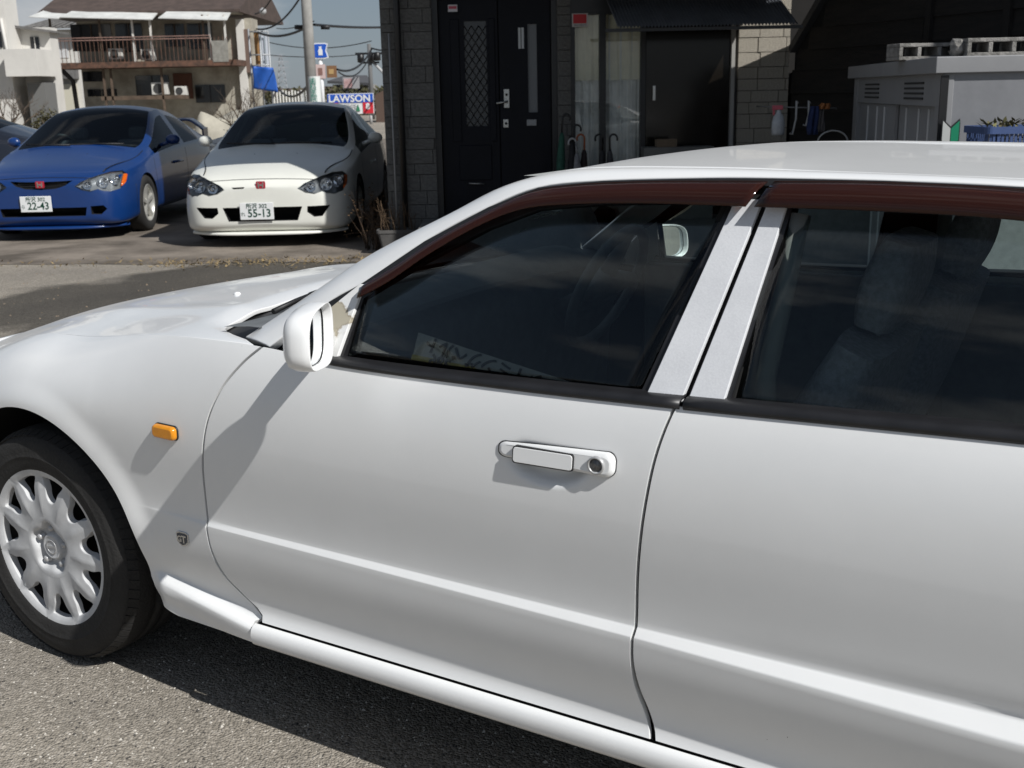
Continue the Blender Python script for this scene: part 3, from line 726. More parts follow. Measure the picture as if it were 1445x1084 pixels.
def handle_pad(name, w, h, d0, dfun, m, parent, sgn, bev, x=1.520, z=.803, tilt=.012):
    base = []
    for (u, v) in rrect(w, h, .016 if w > .1 else .006, 8):
        base.append((u, v * (1 - .34 * sstep(.02, -.12, u) if w > .1 else 1)))
    rows = []
    for k, f in ((0, 0), (0, .55), (bev * .3, .88), (bev, 1.0)):
        rr = []
        for (u, v) in base:
            uu = u - k * h * (u / w); vv = v - k * h * (v / h); ca, sa = math.cos(tilt), math.sin(tilt); X = x + uu * ca - vv * sa; Z = z + uu * sa + vv * ca
            rr.append(C(X, (side(X, Z) + d0 + (dfun(X - 1.527) - d0) * f) * sgn, Z))
        rows.append(rr)
    mb = MB(); mb.grid(rows, closed_u=True); mb.add(rows[-1], [list(range(len(base)))], smooth=True)
    return mb.build(name, m, parent)
for sgn in (1, -1):
    d = front_door[sgn]
    hd = handle_pad('door_handle', .1195, .0215, -.004, lambda u: lin([(-.12, .004), (-.06, .011), (.0, .014), (.12, .013)], u), M_PAINT, d, sgn, .35)
    handle_pad('handle_gasket', .1205, .0225, -.004, lambda u: .0025, M_BLACK, hd, sgn, .03)
    handle_pad('handle_flap', .062, .0150, .004, lambda u: .0150, M_PAINT, hd, sgn, .14, 1.500, .7995)
    handle_pad('flap_gap', .0627, .0156, .004, lambda u: .0143, M_BLACK, hd, sgn, .02, 1.500, .7995)
    X, Z = 1.607, .803; yy = side(X, Z) - .0085
    mb = MB(); mb.lathe([(.0165, .012), (.0165, .0235), (.0148, .0250), (.0132, .0248), (.0124, .0225)], 24, 'y', M=Matrix.Translation(C(X, yy * sgn, Z)) @ Matrix.Diagonal((1, sgn, 1, 1)))
    mb.build('key_ring', M_KEYRING, hd)
    mb = MB(); mb.lathe([(.0122, .012), (.0120, .0228), (.0001, .0230)], 20, 'y', M=Matrix.Translation(C(X, yy * sgn, Z)) @ Matrix.Diagonal((1, sgn, 1, 1)))
    mb.build('key_cylinder', M_KEY, hd)
    # amber side marker and shield badge on the wing
    sm = pad('side_marker', .519, .710, .0355, .0155, .010, -.002, .016, M_AMBER, sedan, sgn, tilt=-.02, bev=.35)
    pad('marker_gasket', .519, .710, .0372, .0172, .011, -.002, .004, M_BLACK, sm, sgn, tilt=-.02, bev=.05)
def shield(w, h): return [(-w, h * .8), (-w * .6, h), (w * .6, h), (w, h * .8), (w * .95, -h * .35), (w * .5, -h * .8), (0, -h), (-w * .5, -h * .8), (-w * .95, -h * .35)]
bx, bz = .528, .4505; by = side(bx, bz)
mb = MB(); mb.prism([C(bx + u, by - .002, bz + v) for u, v in shield(.0195, .018)], (0, .006, 0)); badge = mb.build('wing_badge', M_CHROME, sedan, bevel=.001)
mb = MB(); mb.prism([C(bx + u, by, bz + v) for u, v in shield(.0165, .0145)], (0, .0047, 0)); mb.build('badge_field', M_DARKBLUE, badge)
lettering('G', .020, M_CHROME, badge, frame_M(C(bx - .0075, by + .0055, bz), (-1, 0, 0), (0, 0, 1)), bold=.0008)
lettering('T', .024, M_CHROME, badge, frame_M(C(bx + .0065, by + .0055, bz), (-1, 0, 0), (0, 0, 1)), bold=.001)

# --- wheels
def polar(r, a, y): return Vector((r * math.cos(a), y, r * math.sin(a)))
def make_wheel():
    w = empty('wheel', parent=sedan)
    # tyre
    mb = MB(); RT = .316
    prof = [(.206, -.012), (.2085, .004), (.216, .0085), (.232, .0115), (.244, .0128), (.246, .0142), (.249, .0143), (.251, .0131), (.262, .0135), (.283, .010), (.298, .001), (.3065, -.010), (.312, -.022), (.3148, -.036), (.316, -.055), (.316, -.075), (.311, -.076), (.311, -.084), (.316, -.085), (.316, -.115), (.311, -.116), (.311, -.124), (.316, -.125), (.3148, -.165), (.312, -.180), (.300, -.200), (.26, -.212), (.206, -.195)]
    mb.lathe(prof, 96, 'y'); ty = mb.build('tyre', M_TYRE, w, recalc=True)
    mb = MB()
    for k in range(72):
        a = 2 * math.pi * k / 72
        for (r0, r1, y0, y1) in ((.299, .3125, .0035, -.021),):
            da = .0385
            mb.add([polar(r0 + .002, a - da, y0 + .0004), polar(r0 + .002, a + da, y0 + .0004), polar(r1 + .0006, a + da + .02, y1 + .0006), polar(r1 + .0006, a - da + .02, y1 + .0006), polar(r0 - .004, a - da, y0 - .01), polar(r0 - .004, a + da, y0 - .01), polar(r1 - .004, a + da + .02, y1 - .004), polar(r1 - .004, a - da + .02, y1 - .004)], [(0, 1, 2, 3), (0, 4, 5, 1), (1, 5, 6, 2), (2, 6, 7, 3), (3, 7, 4, 0)])
    sh = mb.build('tread_shoulder', M_TYRE, ty); sh['kind'] = 'stuff'
    # cover: 11 spokes running out to points, the holes between them with deep walls
    mb = MB(); NS = 11; SEC = 2 * math.pi / NS
    def depth(r, a):
        sp = abs(math.cos(a * NS / 2))   # 1 on the hole axis, 0 on the spoke ridge
        base = lin([(0, .0), (.06, .004), (.10, .004), (.15, .000), (.19, -.004), (.203, .004), (.213, .006)], r)
        ridge = (1 - sp) * .005 * sstep(.085, .12, r) * sstep(.205, .17, r)
        return base + ridge
    for k in range(NS):
        a0 = (k + .37) * SEC; loop_h = []; loop_s = []
        nn = 40
        for j in range(nn):
            s = j / nn
            # hole: a wide-mouthed U, round towards the hub
            if s < .5:
                b = math.pi * (s / .5); hr = .155 - .027 * math.sin(b); ha = .135 * math.cos(b)
                if s < .04 or s > .46: pass
                p = (hr, ha)
            else:
                b = (s - .5) / .5; side_n = 10
                if b < .3: t = b / .3; p = (.155 + (.192 - .155) * t, -.135 - (.205 - .135) * sstep(0, 1, t))
                elif b < .7: t = (b - .3) / .4; p = (.192 + .002 * math.sin(math.pi * t), -.205 + .41 * t)
                else: t = (b - .7) / .3; p = (.192 + (.155 - .192) * t, .205 - (.205 - .135) * sstep(0, 1, t))
            loop_h.append(p)
            # sector border, same count, same order
            if s < .5: t = s / .5; q = (.083, SEC / 2 - SEC * t) if False else (.083, SEC / 2 * math.cos(math.pi * t))
            else:
                if b < .3: q = (.083 + (.2135 - .083) * (b / .3), -SEC / 2)
                elif b < .7: q = (.2135, -SEC / 2 + SEC * ((b - .3) / .4))
                else: q = (.2135 + (.083 - .2135) * ((b - .7) / .3), SEC / 2)
            loop_s.append(q)
        rows = []
        for w_, dd, sh in ((0, -.017, .07), (0, -.012, .05), (0, -.006, .025), (0, -.0016, .006), (.012, -.0002, 0), (.05, .0, 0), (.14, .0, 0), (.35, 0, 0), (.65, 0, 0), (1, 0, 0)):
            r = []
            for (hr, ha), (sr, sa) in zip(loop_h, loop_s):
                hr2 = hr + (.178 - hr) * sh; ha2 = ha * (1 - sh * .8)
                rr = hr2 + (sr - hr2) * w_; aa = ha2 + (sa - ha2) * w_
                r.append(polar(rr, a0 + aa, depth(hr if w_ == 0 else rr, ha if w_ == 0 else aa) + dd))
            rows.append(r)
        mb.grid(rows, closed_u=True)
    # rim lip and centre
    mb.lathe([(.2135, .006), (.2165, .004), (.217, -.004), (.212, -.02)], 88, 'y')
    cov = mb.build('wheel_cover', M_COVER, w, weld=2e-4)
    mb = MB(); prof_n = 60; rows = []
    for (r0, yy, pent) in ((.0835, .0042, 0), (.074, .0045, .15), (.071, .0025, .7), (.068, -.004, 1), (.064, -.018, 1), (.042, -.019, .4), (.036, -.010, 0), (.033, -.004, 0), (.029, -.003, 0), (.0275, -.0045, 0), (.020, -.004, 0), (.0005, -.0035, 0)):
        r = []
        for k in range(prof_n):
            a = 2 * math.pi * k / prof_n; m_ = .80 + .22 * (.5 + .5 * math.cos(5 * a)); r.append(polar(r0 * (1 + (m_ - 1) * pent), a + .5, yy))
        rows.append(r)
    mb.grid(rows, closed_u=True); mb.build('hub_centre', M_COVER, cov)
    for k in range(5):
        a = .5 + 2 * math.pi * k / 5; mb = MB(); c0 = polar(.051, a, -.018)
        mb.lathe([(.0115, 0), (.0115, .004), (.0085, .005), (.0085, .013), (.0055, .016), (.0005, .0165)], 6 if False else 10, 'y', M=Matrix.Translation(c0)); mb.build('wheel_nut', M_KEYRING, cov)
    mb = MB()
    for k in range(24):
        pass
    mb.lathe([(.0195, -.0035), (.0195, -.0022), (.0165, -.0022), (.0165, -.0035)], 32, 'y'); mb.box((-.014, -.0035, -.003), (.014, -.002, .003)); mb.build('hub_emblem', M_KEYRING, cov)
    # steel rim and brake behind
    mb = MB(); mb.lathe([(.207, -.01), (.195, -.03), (.19, -.15), (.20, -.19)], 48, 'y'); mb.lathe([(.0005, -.075), (.13, -.075), (.135, -.095), (.19, -.10)], 48, 'y'); mb.build('steel_rim', M_STEEL, w)
    return w
wheel = make_wheel(); wheel.location = C(0, .833, .316); wheel.rotation_euler = (0, R(8), 0)
for (x, sg) in ((2.82, 1), (0, -1), (2.82, -1)):
    o = copy_tree(wheel, sedan); o.location = C(x, .833 * sg, .316)
    if sg < 0: o.rotation_euler = (0, 0, math.pi)
# --- rear quarters, boot, bumpers, lights (beyond the right and left of the picture)
for sgn in (1, -1):
    rows = []
    for z in frange(.24, .95, 20):
        r = []
        for u in frange(0, 1, 34):
            a = max(xre(max(z, .29)) + GAP, 0); x = a + (3.62 - a) * u
            if z < .697: # go round the arch
                ar = 2.82 + xarch(z) if z > .318 else 2.82 + RA
                x = ar + (3.62 - ar) * u
            r.append((x, side(min(x, 3.4), max(z, .30)) - .09 * max(0, (x - 2.6) / 1.0) ** 2 * 0 + arch_flare(x, z), z))
        rows.append(r)
    low = [r for r in rows if r[0][2] < .70]; hi = []
    for z in frange(.68, .955, 10):
        r = []
        for u in frange(0, 1, 34):
            a = xre(z) + GAP; x = a + (3.62 - a) * u; zz = z
            if z < .70: zz = max(z, .318 + math.sqrt(max(0, RA * RA - (x - 2.82) ** 2)) if abs(x - 2.82) < RA else .60)
            r.append((x, side(x, zz) + arch_flare(x, zz), zz))
        hi.append(r)
    panel('rear_quarter', low, sgn, M_PAINT, sedan, solid=.012, bevel=0)
    panel('rear_quarter', hi, sgn, M_PAINT, sedan, solid=.012, bevel=0)
    mb = MB(); rows = []
    for a in frange(-20, 200, 20): rows.append([C(2.82 + .40 * math.cos(R(a)), yy * sgn, .318 + .40 * math.sin(R(a))) for yy in (.85, .5)])
    mb.grid(rows); mb.build('wheel_arch_liner', M_INNER, sedan)
rows = []
for q in frange(-1, 1, 21):
    r = []
    for s in frange(0, 1, 12): x = 3.18 + .46 * s; r.append((x + .03 * (1 - q * q) * s, q * (side(min(x, 3.5), .94) - .004), .965 + .02 * (1 - q * q) - .03 * s * s))
    rows.append(r)
mb = MB(); mb.grid(mirror_rows(rows, 1)); mb.build('boot_lid', M_PAINT, sedan, solid=.012)
mb, _ = screen([(3.30 + .08 * (1 - q * q), .66 * q, .975) for q in frange(-1, 1, 33)], roof_rear, 'rear_screen', .015); mb.build('rear_screen', M_GLASS, sedan)
def endcap(name, x0, bulge, prof, sgnx):
    rows = []
    for (z, dx_) in prof:
        r = []
        for q in frange(-1, 1, 25):
            w = .772 if sgnx > 0 else .752
            y = q * w; x = x0 + sgnx * (dx_ + bulge * (1 - abs(q) ** 3)); r.append((x, y, z))
        yo = min(w + .012, planw(x0 - sgnx * .02) + (.006 if z < .66 else -.004))
        r = [(x0 - sgnx * .03, -yo, z)] + r + [(x0 - sgnx * .03, yo, z)]
        rows.append(r)
    mb = MB(); mb.grid(mirror_rows(rows, 1)); return mb.build(name, M_PAINT, sedan, solid=.012)
endcap('rear_bumper', 3.60, .16, [(.22, -.02), (.26, .03), (.40, .06), (.52, .06), (.56, .02), (.70, .01), (.92, 0), (.945, -.02)], 1)
endcap('front_bumper', -.69, .17, [(.19, -.02), (.24, .03), (.40, .06), (.50, .055), (.56, .02), (.64, .0), (.70, -.02)], -1)
M_LAMP = mat('clear_lamp', (.5, .52, .55), rough=.1, metal=.6, coat=1)
M_RED = mat('red_lamp', (.35, .01, .01), rough=.2, coat=1)
for sgn in (1, -1):
    mb = MB(); mb.box((.715, .42 * sgn if sgn > 0 else -.70, .57), (.80, .70 if sgn > 0 else -.42, .68)); mb.build('headlamp', M_LAMP, sedan, bevel=.02)
    mb = MB(); mb.box((-3.70, .40 if sgn > 0 else -.74, .72), (-3.60, .74 if sgn > 0 else -.40, .88)); mb.build('tail_lamp', M_RED, sedan, bevel=.02)
# --- what lies under the skin: dark tub, floor, headlining, cabin
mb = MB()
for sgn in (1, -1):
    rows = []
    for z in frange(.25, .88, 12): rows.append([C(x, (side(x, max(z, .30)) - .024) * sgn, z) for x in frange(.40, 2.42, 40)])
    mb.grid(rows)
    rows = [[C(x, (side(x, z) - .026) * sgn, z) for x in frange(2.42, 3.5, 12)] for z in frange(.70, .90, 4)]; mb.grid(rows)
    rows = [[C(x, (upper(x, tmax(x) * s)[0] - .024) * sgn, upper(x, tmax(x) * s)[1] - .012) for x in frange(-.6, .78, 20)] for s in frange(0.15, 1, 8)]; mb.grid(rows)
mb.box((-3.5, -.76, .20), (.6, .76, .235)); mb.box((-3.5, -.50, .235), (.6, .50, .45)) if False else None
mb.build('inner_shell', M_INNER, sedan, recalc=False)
mb = MB()
mb.grid([[C(x, .5 * q, 1.270 - .0 * q) for x in frange(1.28, 2.75, 8)] for q in frange(-1.1, 1.1, 6)]); mb.build('headlining', mat('grey_headlining', (.32, .33, .32), rough=.95), sedan)
mb = MB()
rows = []
for (x, z) in ((.60, .935), (.68, .943), (.74, .943), (.80, .925), (.84, .88), (.84, .80), (.82, .68), (.80, .40)): rows.append([C(x, y, z + (.02 if -.6 < y < -.15 and .65 < x < .9 and z > .8 else 0)) for y in frange(-.74, .74, 30)])
mb.grid(rows); mb.build('dashboard', M_CAB, sedan)
mb = MB(); cx, cy, cz = 1.0, -.37, .885
til = Matrix.Translation(C(cx, cy, cz)) @ Matrix.Rotation(R(66), 4, 'Y')
pts = [til @ Vector((.183 * math.cos(2 * math.pi * k / 40), .183 * math.sin(2 * math.pi * k / 40), 0)) for k in range(41)]
mb.tube(pts, .0155, 10, cap=False)
mb.tube([til @ Vector((0, .18, 0)), til @ Vector((0, 0, .02)), til @ Vector((0, -.18, 0))], [.014, .05, .014], 8); mb.tube([til @ Vector((0, 0, .02)), til @ Vector((-.18, 0, 0))], [.03, .014], 8); mb.tube([C(1.01, cy, .88), C(.84, cy, .80)], .035, 8)
mb.build('steering_wheel', M_CAB, sedan)
def seat(x, y):
    mb = MB()
    def slab(c0, c1, w, t0, t1, n=8):
        rows = []
        c0, c1 = Vector(c0), Vector(c1)
        for s in frange(0, 1, n):
            p = c0.lerp(c1, s); d = (c1 - c0).normalized(); nrm = d.cross(Vector((0, 1, 0))).normalized(); t = (t0 + (t1 - t0) * s) * (.55 + .45 * math.sin(math.pi * (.12 + .76 * s))); ww = w * (.82 + .18 * math.sin(math.pi * (.1 + .8 * s)))
            ring = []
            for k in range(20):
                a = 2 * math.pi * k / 20; u = (abs(math.cos(a)) ** .5) * (1 if math.cos(a) > 0 else -1) * ww; v = (abs(math.sin(a)) ** .5) * (1 if math.sin(a) > 0 else -1) * t
                q = p + nrm * v; ring.append(C(q.x, y + u, q.z))
            rows.append(ring)
        mb.grid(rows, closed_u=True); mb.poly(rows[0]); mb.poly(rows[-1])
    slab((x - .28, 0, .44), (x + .24, 0, .40), .25, .08, .09); slab((x + .22, 0, .42), (x + .46, 0, .98), .25, .09, .065); slab((x + .455, 0, 1.0), (x + .50, 0, 1.16), .125, .05, .045)
    mb.tube([C(x + .45, y - .05, .95), C(x + .47, y - .05, 1.03)], .008, 6); mb.tube([C(x + .45, y + .05, .95), C(x + .47, y + .05, 1.03)], .008, 6)
    return mb.build('front_seat', M_SEAT, sedan)
seat(1.50, .36); seat(1.50, -.37)
mb = MB(); mb.box((-2.75, -.66, .34), (-2.30, .66, .50)); mb.box((-2.92, -.66, .42), (-2.72, .66, .98)); mb.build('rear_seat', M_SEAT, sedan, bevel=.05, bseg=3)
for yy in (.33, -.33):
    mb = MB(); mb.box((-2.90, yy - .13, .98), (-2.79, yy + .13, 1.10)); mb.build('headrest', M_SEAT, sedan, bevel=.04, bseg=3)
mb = MB(); mb.box((-3.25, -.64, .955), (-2.80, .64, .97)); mb.build('parcel_shelf', M_CAB, sedan)
for sgn in (1, -1):
    mb = MB()
    mb.box((-2.55, .735 * sgn - .02, .35), (-.95, .735 * sgn + .02, .905)); mb.build('door_card', M_CAB, sedan, bevel=.01)
    mb = MB(); mb.tube([C(1.86, .70 * sgn, .50), C(1.845, .69 * sgn, .95), C(1.87, .615 * sgn, 1.22)], .018, 8); mb.build('seat_belt', mat('grey_belt_webbing', (.16, .17, .16), rough=.9), sedan)
mb = MB(); mb.box((-1.24, -.13, 1.20), (-1.215, .09, 1.255)); mb.build('rear_view_mirror', M_BLACK, sedan, bevel=.01)
# sale card leaning inside the passenger window foot
M_CARD = mat('off_white_card', (.24, .24, .23), rough=.8, var=.1, vscale=12); M_INK = mat('black_ink', (.01, .01, .012), rough=.7); M_CARDY = mat('yellow_card_band', (.24, .19, .03), rough=.8)
cc = MB(); c0 = Vector((1.19, .765, .912)); ux = Vector((1, 0, .0)); uz = Vector((0, -.45, .9)).normalized()
def card(u, v, n=0.0): p = c0 + ux * u + uz * v + Vector((0, 1, .5)) * n; return C(p.x, p.y, p.z)
cc.add([card(-.05, -.02), card(.34, -.02), card(.32, .004), (card(-.05, .066))], [(0, 1, 2, 3)]); crd = cc.build('dash_card', M_CARD, sedan, solid=.002)
cb = MB(); cb.add([card(-.05, -.02, .002), card(.17, -.02, .002), card(.10, .010, .002), card(-.05, .020, .002)], [(0, 1, 2, 3)]); cb.build('card_band', M_CARDY, crd)
lettering('タイミングベルト', .036, M_INK, crd, frame_M(card(.115, .022, .003), (-(card(.1, 0) - card(0, .0185))) * -1, -(card(0, .1) - card(0, 0))), bold=.0006, mirror=True)
lettering('386', .034, M_INK, crd, frame_M(card(.02, .008, .004), (card(.1, 0) - card(0, .0185)), (card(0, .1) - card(0, 0))), bold=.001, mirror=True)
# ------------------------------------------------------------------ the parked coupes
M_CGLASS = glassmat('coupe_glass', (0.50, 0.58, 0.58), refl=.45)
M_LAMPBOWL = mat('headlamp_bowl', (.30, .31, .32), rough=.3, metal=.4); M_REFLECT = mat('headlamp_reflector', (.85, .86, .88), rough=.12, metal=1.0)
M_CLEAR = glassmat('clear_lens', (.9, .92, .93), refl=1.0); M_ORANGE = mat('orange_lens', (.62, .12, .01), rough=.2, coat=.5)
M_PLATE = mat('plate_white', (.72, .73, .73), rough=.4); M_PLATEINK = mat('plate_green_ink', (.01, .055, .035), rough=.4)
M_EMBRED = mat('red_enamel', (.35, .012, .03), rough=.25, coat=.6); M_ALLOY = mat('pale_alloy', (.55, .54, .50), rough=.35, metal=.5)
M_GRILLE = mat('black_grille', (.008, .008, .009), rough=.6)
ST = [
 (0.00, [(0, .24), (.36, .24), (.50, .28), (.53, .40), (.50, .50), (.44, .545), (.36, .57), (.30, .58), (.15, .59), (0, .595)]),
 (0.05, [(0, .16), (.52, .16), (.665, .20), (.69, .37), (.665, .51), (.61, .59), (.52, .63), (.42, .645), (.20, .66), (0, .665)]),
 (0.17, [(0, .14), (.62, .14), (.785, .17), (.80, .36), (.775, .54), (.715, .645), (.62, .69), (.50, .705), (.25, .715), (0, .72)]),
 (0.40, [(0, .14), (.66, .14), (.835, .18), (.85, .38), (.835, .58), (.79, .70), (.70, .745), (.56, .765), (.28, .78), (0, .785)]),
 (0.75, [(0, .15), (.65, .15), (.84, .22), (.86, .42), (.855, .62), (.82, .75), (.74, .80), (.58, .82), (.30, .845), (0, .85)]),
 (1.02, [(0, .16), (.66, .16), (.845, .23), (.8625, .45), (.855, .66), (.825, .80), (.765, .86), (.62, .885), (.32, .915), (0, .92)]),
 (1.14, [(0, .16), (.66, .16), (.845, .23), (.8625, .45), (.855, .67), (.828, .82), (.775, .885), (.68, .915), (.34, .955), (0, .963)]),
 (1.30, [(0, .16), (.66, .16), (.845, .23), (.8625, .46), (.855, .68), (.83, .845), (.775, .91), (.715, .95), (.36, 1.03), (0, 1.04)]),
 (1.62, [(0, .16), (.66, .16), (.845, .23), (.8625, .47), (.857, .69), (.833, .865), (.735, 1.02), (.68, 1.075), (.35, 1.165), (0, 1.178)]),
 (1.95, [(0, .16), (.66, .16), (.845, .23), (.8625, .48), (.857, .70), (.834, .88), (.665, 1.18), (.61, 1.235), (.32, 1.305), (0, 1.316)]),
 (2.15, [(0, .16), (.66, .16), (.845, .23), (.8625, .48), (.857, .70), (.834, .89), (.62, 1.255), (.56, 1.315), (.30, 1.36), (0, 1.37)]),
 (2.44, [(0, .16), (.66, .16), (.845, .23), (.8625, .48), (.857, .71), (.834, .90), (.60, 1.275), (.54, 1.338), (.30, 1.382), (0, 1.392)]),
 (2.54, [(0, .16), (.66, .16), (.845, .23), (.8625, .48), (.857, .71), (.834, .903), (.598, 1.275), (.54, 1.338), (.30, 1.382), (0, 1.392)]),
 (3.00, [(0, .17), (.66, .17), (.845, .24), (.8625, .50), (.857, .73), (.830, .92), (.60, 1.24), (.54, 1.30), (.30, 1.345), (0, 1.355)]),
 (3.30, [(0, .18), (.66, .18), (.845, .25), (.8625, .50), (.857, .74), (.825, .93), (.64, 1.15), (.565, 1.22), (.30, 1.27), (0, 1.28)]),
 (3.75, [(0, .20), (.66, .20), (.835, .26), (.855, .50), (.845, .74), (.80, .93), (.70, 1.01), (.60, 1.06), (.30, 1.115), (0, 1.125)]),
 (4.10, [(0, .21), (.60, .21), (.79, .27), (.815, .50), (.80, .74), (.755, .91), (.68, .955), (.58, .98), (.30, 1.005), (0, 1.01)]),
 (4.30, [(0, .24), (.50, .24), (.70, .30), (.745, .50), (.735, .72), (.69, .86), (.62, .905), (.54, .925), (.28, .945), (0, .95)]),
 (4.37, [(0, .30), (.40, .30), (.58, .34), (.64, .50), (.63, .68), (.58, .79), (.52, .83), (.45, .845), (.25, .86), (0, .865)]),
]
def coupe_shell(openings, lamp):
    """closed body with wheel wells, bumper mouths and lamp recesses cut in; faces carry 0 body 1 windscreen 2 side glass 3 rear glass 4 quarter glass 5 wells 6 lamp bowl"""
    np_ = len(ST[0][1]); verts = []; faces = []; mi = []
    ring_n = 2 * np_ - 2
    for x, prof in ST:
        for (y, z) in prof: verts.append((x, y, z))
        for (y, z) in prof[-2:0:-1]: verts.append((x, -y, z))
    def gm(i, j):
        j2 = j if j < np_ - 1 else ring_n - 1 - j
        x0, x1 = ST[i][0], ST[i + 1][0]
        if j2 in (7, 8) and x0 >= 1.13 and x1 <= 2.16: return 1
        if j2 in (7, 8) and x0 >= 3.0 and x1 <= 3.76: return 3
        if j2 == 5 and x0 >= 1.29 and x1 <= 2.45: return 2
        if j2 == 5 and x0 >= 2.53 and x1 <= 3.31: return 4
        return 0
    for i in range(len(ST) - 1):
        for j in range(ring_n):
            j1 = (j + 1) % ring_n; faces.append((i * ring_n + j, i * ring_n + j1, (i + 1) * ring_n + j1, (i + 1) * ring_n + j)); mi.append(gm(i, j))
    def cap(i):
        o = i * ring_n
        for j in range(np_ - 1):
            a, b = o + j, o + j + 1; c_ = o + (ring_n - j - 1) % ring_n; d_ = o + (ring_n - j) % ring_n
            f = []
            for q in (a, b, c_, d_):
                if q not in f: f.append(q)
            faces.append(tuple(f)); mi.append(0)
    cap(0); cap(len(ST) - 1)
    me = bpy.data.meshes.new('coupe_cage'); me.from_pydata(verts, [], faces)
    for p, m_ in zip(me.polygons, mi): p.material_index = m_; p.use_smooth = True
    bm = bmesh.new(); bm.from_mesh(me); bmesh.ops.recalc_face_normals(bm, faces=bm.faces); bm.to_mesh(me); bm.free()
    cr = me.attributes.new('crease_edge', 'FLOAT', 'EDGE')
    for e in me.edges:
        a, b = e.vertices; ja, jb = a % ring_n, b % ring_n
        if ja == jb:
            j = ja if ja < np_ else ring_n - ja
            x = max(verts[a][0], verts[b][0])
            if j == 5: cr.data[e.index].value = .45 if x > .3 else 0
            elif j in (2, 3): cr.data[e.index].value = .35 if j == 2 else 0
            elif j in (6, 7) and x > 1.0: cr.data[e.index].value = .45
    for k in range(7): me.materials.append(M_GRILLE)
    o = bpy.data.objects.new('coupe_cage', me); COL.objects.link(o)
    s = o.modifiers.new('s', 'SUBSURF'); s.levels = 3; s.render_levels = 3
    base = eval_mesh(o); bmb = bmesh.new(); bmb.from_mesh(base); tree = BVHTree.FromBMesh(bmb); bmb.free()
    cm = MB()
    for x in (.90, 3.47):
        for sg in (1, -1):
            for (pts) in ([[(x + .335 * math.cos(a), .318 + .335 * math.sin(a)) for a in [2 * math.pi * k / 40 for k in range(40)]]]):
                cm.prism([(px_, .58 * sg, pz) for px_, pz in pts], (0, .6 * sg, 0), 5)
    for pts in openings:
        cm.prism([(-.2, y, z) for y, z in pts], (.42, 0, 0), 5)
    def hit(y, z):
        h = tree.ray_cast(Vector((-1, y, z)), Vector((1, 0, 0))); return h[0].x if h[0] else .8
    for sg in (1, -1):   # lamp recess follows the wing, 5 cm deep
        c0 = (sum(p[0] for p in lamp) / len(lamp), sum(p[1] for p in lamp) / len(lamp))
        a = [(hit(y, z) - .06, y * sg, z) for y, z in lamp]; b = [(hit(c0[0] + (y - c0[0]) * .93, c0[1] + (z - c0[1]) * .93) + .05, (c0[0] + (y - c0[0]) * .93) * sg, c0[1] + (z - c0[1]) * .93) for y, z in lamp]
        n = len(lamp); cen_a = (min(q[0] for q in a) - .02, c0[0] * sg, c0[1]); cen_b = (hit(*c0) + .06, c0[0] * sg, c0[1])
        cm.add(a + b + [cen_a, cen_b], [(i, (i + 1) % n, n + (i + 1) % n, n + i) for i in range(n)] + [(2 * n, (i + 1) % n, i) for i in range(n)] + [(2 * n + 1, n + i, n + (i + 1) % n) for i in range(n)], 6)
    cme = cm.mesh('cutters'); [cme.materials.append(M_GRILLE) for _ in range(7)]
    co = bpy.data.objects.new('cutters', cme); COL.objects.link(co)
    bo = o.modifiers.new('b', 'BOOLEAN'); bo.operation = 'DIFFERENCE'; bo.object = co; bo.solver = 'EXACT'; bo.use_self = True
    res = eval_mesh(o)
    bpy.data.objects.remove(o); bpy.data.objects.remove(co)
    def hit_side(x, z):
        h = tree.ray_cast(Vector((x, 3, z)), Vector((0, -1, 0))); return h[0].y if h[0] else .85
    return res, hit, hit_side
def split_mesh(me, k, name):
    bm = bmesh.new(); bm.from_mesh(me)
    bmesh.ops.delete(bm, geom=[f for f in bm.faces if f.material_index not in k], context='FACES')
    # the underside of the shell stays open above the tyres; normals as they come
    for f in bm.faces: f.material_index = 0; f.smooth = True
    n = bpy.data.meshes.new(name); bm.to_mesh(n); bm.free(); n.materials.clear()
    return n
def link_islands(name, me, m, parent):
    bm = bmesh.new(); bm.from_mesh(me); bmesh.ops.remove_doubles(bm, verts=bm.verts, dist=1e-5); bm.faces.ensure_lookup_table(); seen = set(); k = 0
    for f0 in bm.faces:
        if f0.index in seen: continue
        st = [f0]; seen.add(f0.index); isl = []
        while st:
            f = st.pop(); isl.append(f)
            for v in f.verts:
                for g in v.link_faces:
                    if g.index not in seen: seen.add(g.index); st.append(g)
        idx = {}; vs_ = []; fs = []
        for f in isl:
            q = []
            for v in f.verts:
                if v.index not in idx: idx[v.index] = len(vs_); vs_.append(tuple(v.co))
                q.append(idx[v.index])
            fs.append(q)
        n = bpy.data.meshes.new(name); n.from_pydata(vs_, [], fs)
        for p in n.polygons: p.use_smooth = True
        if len(fs) > 2: link(name, n, m, parent)
    bm.free()
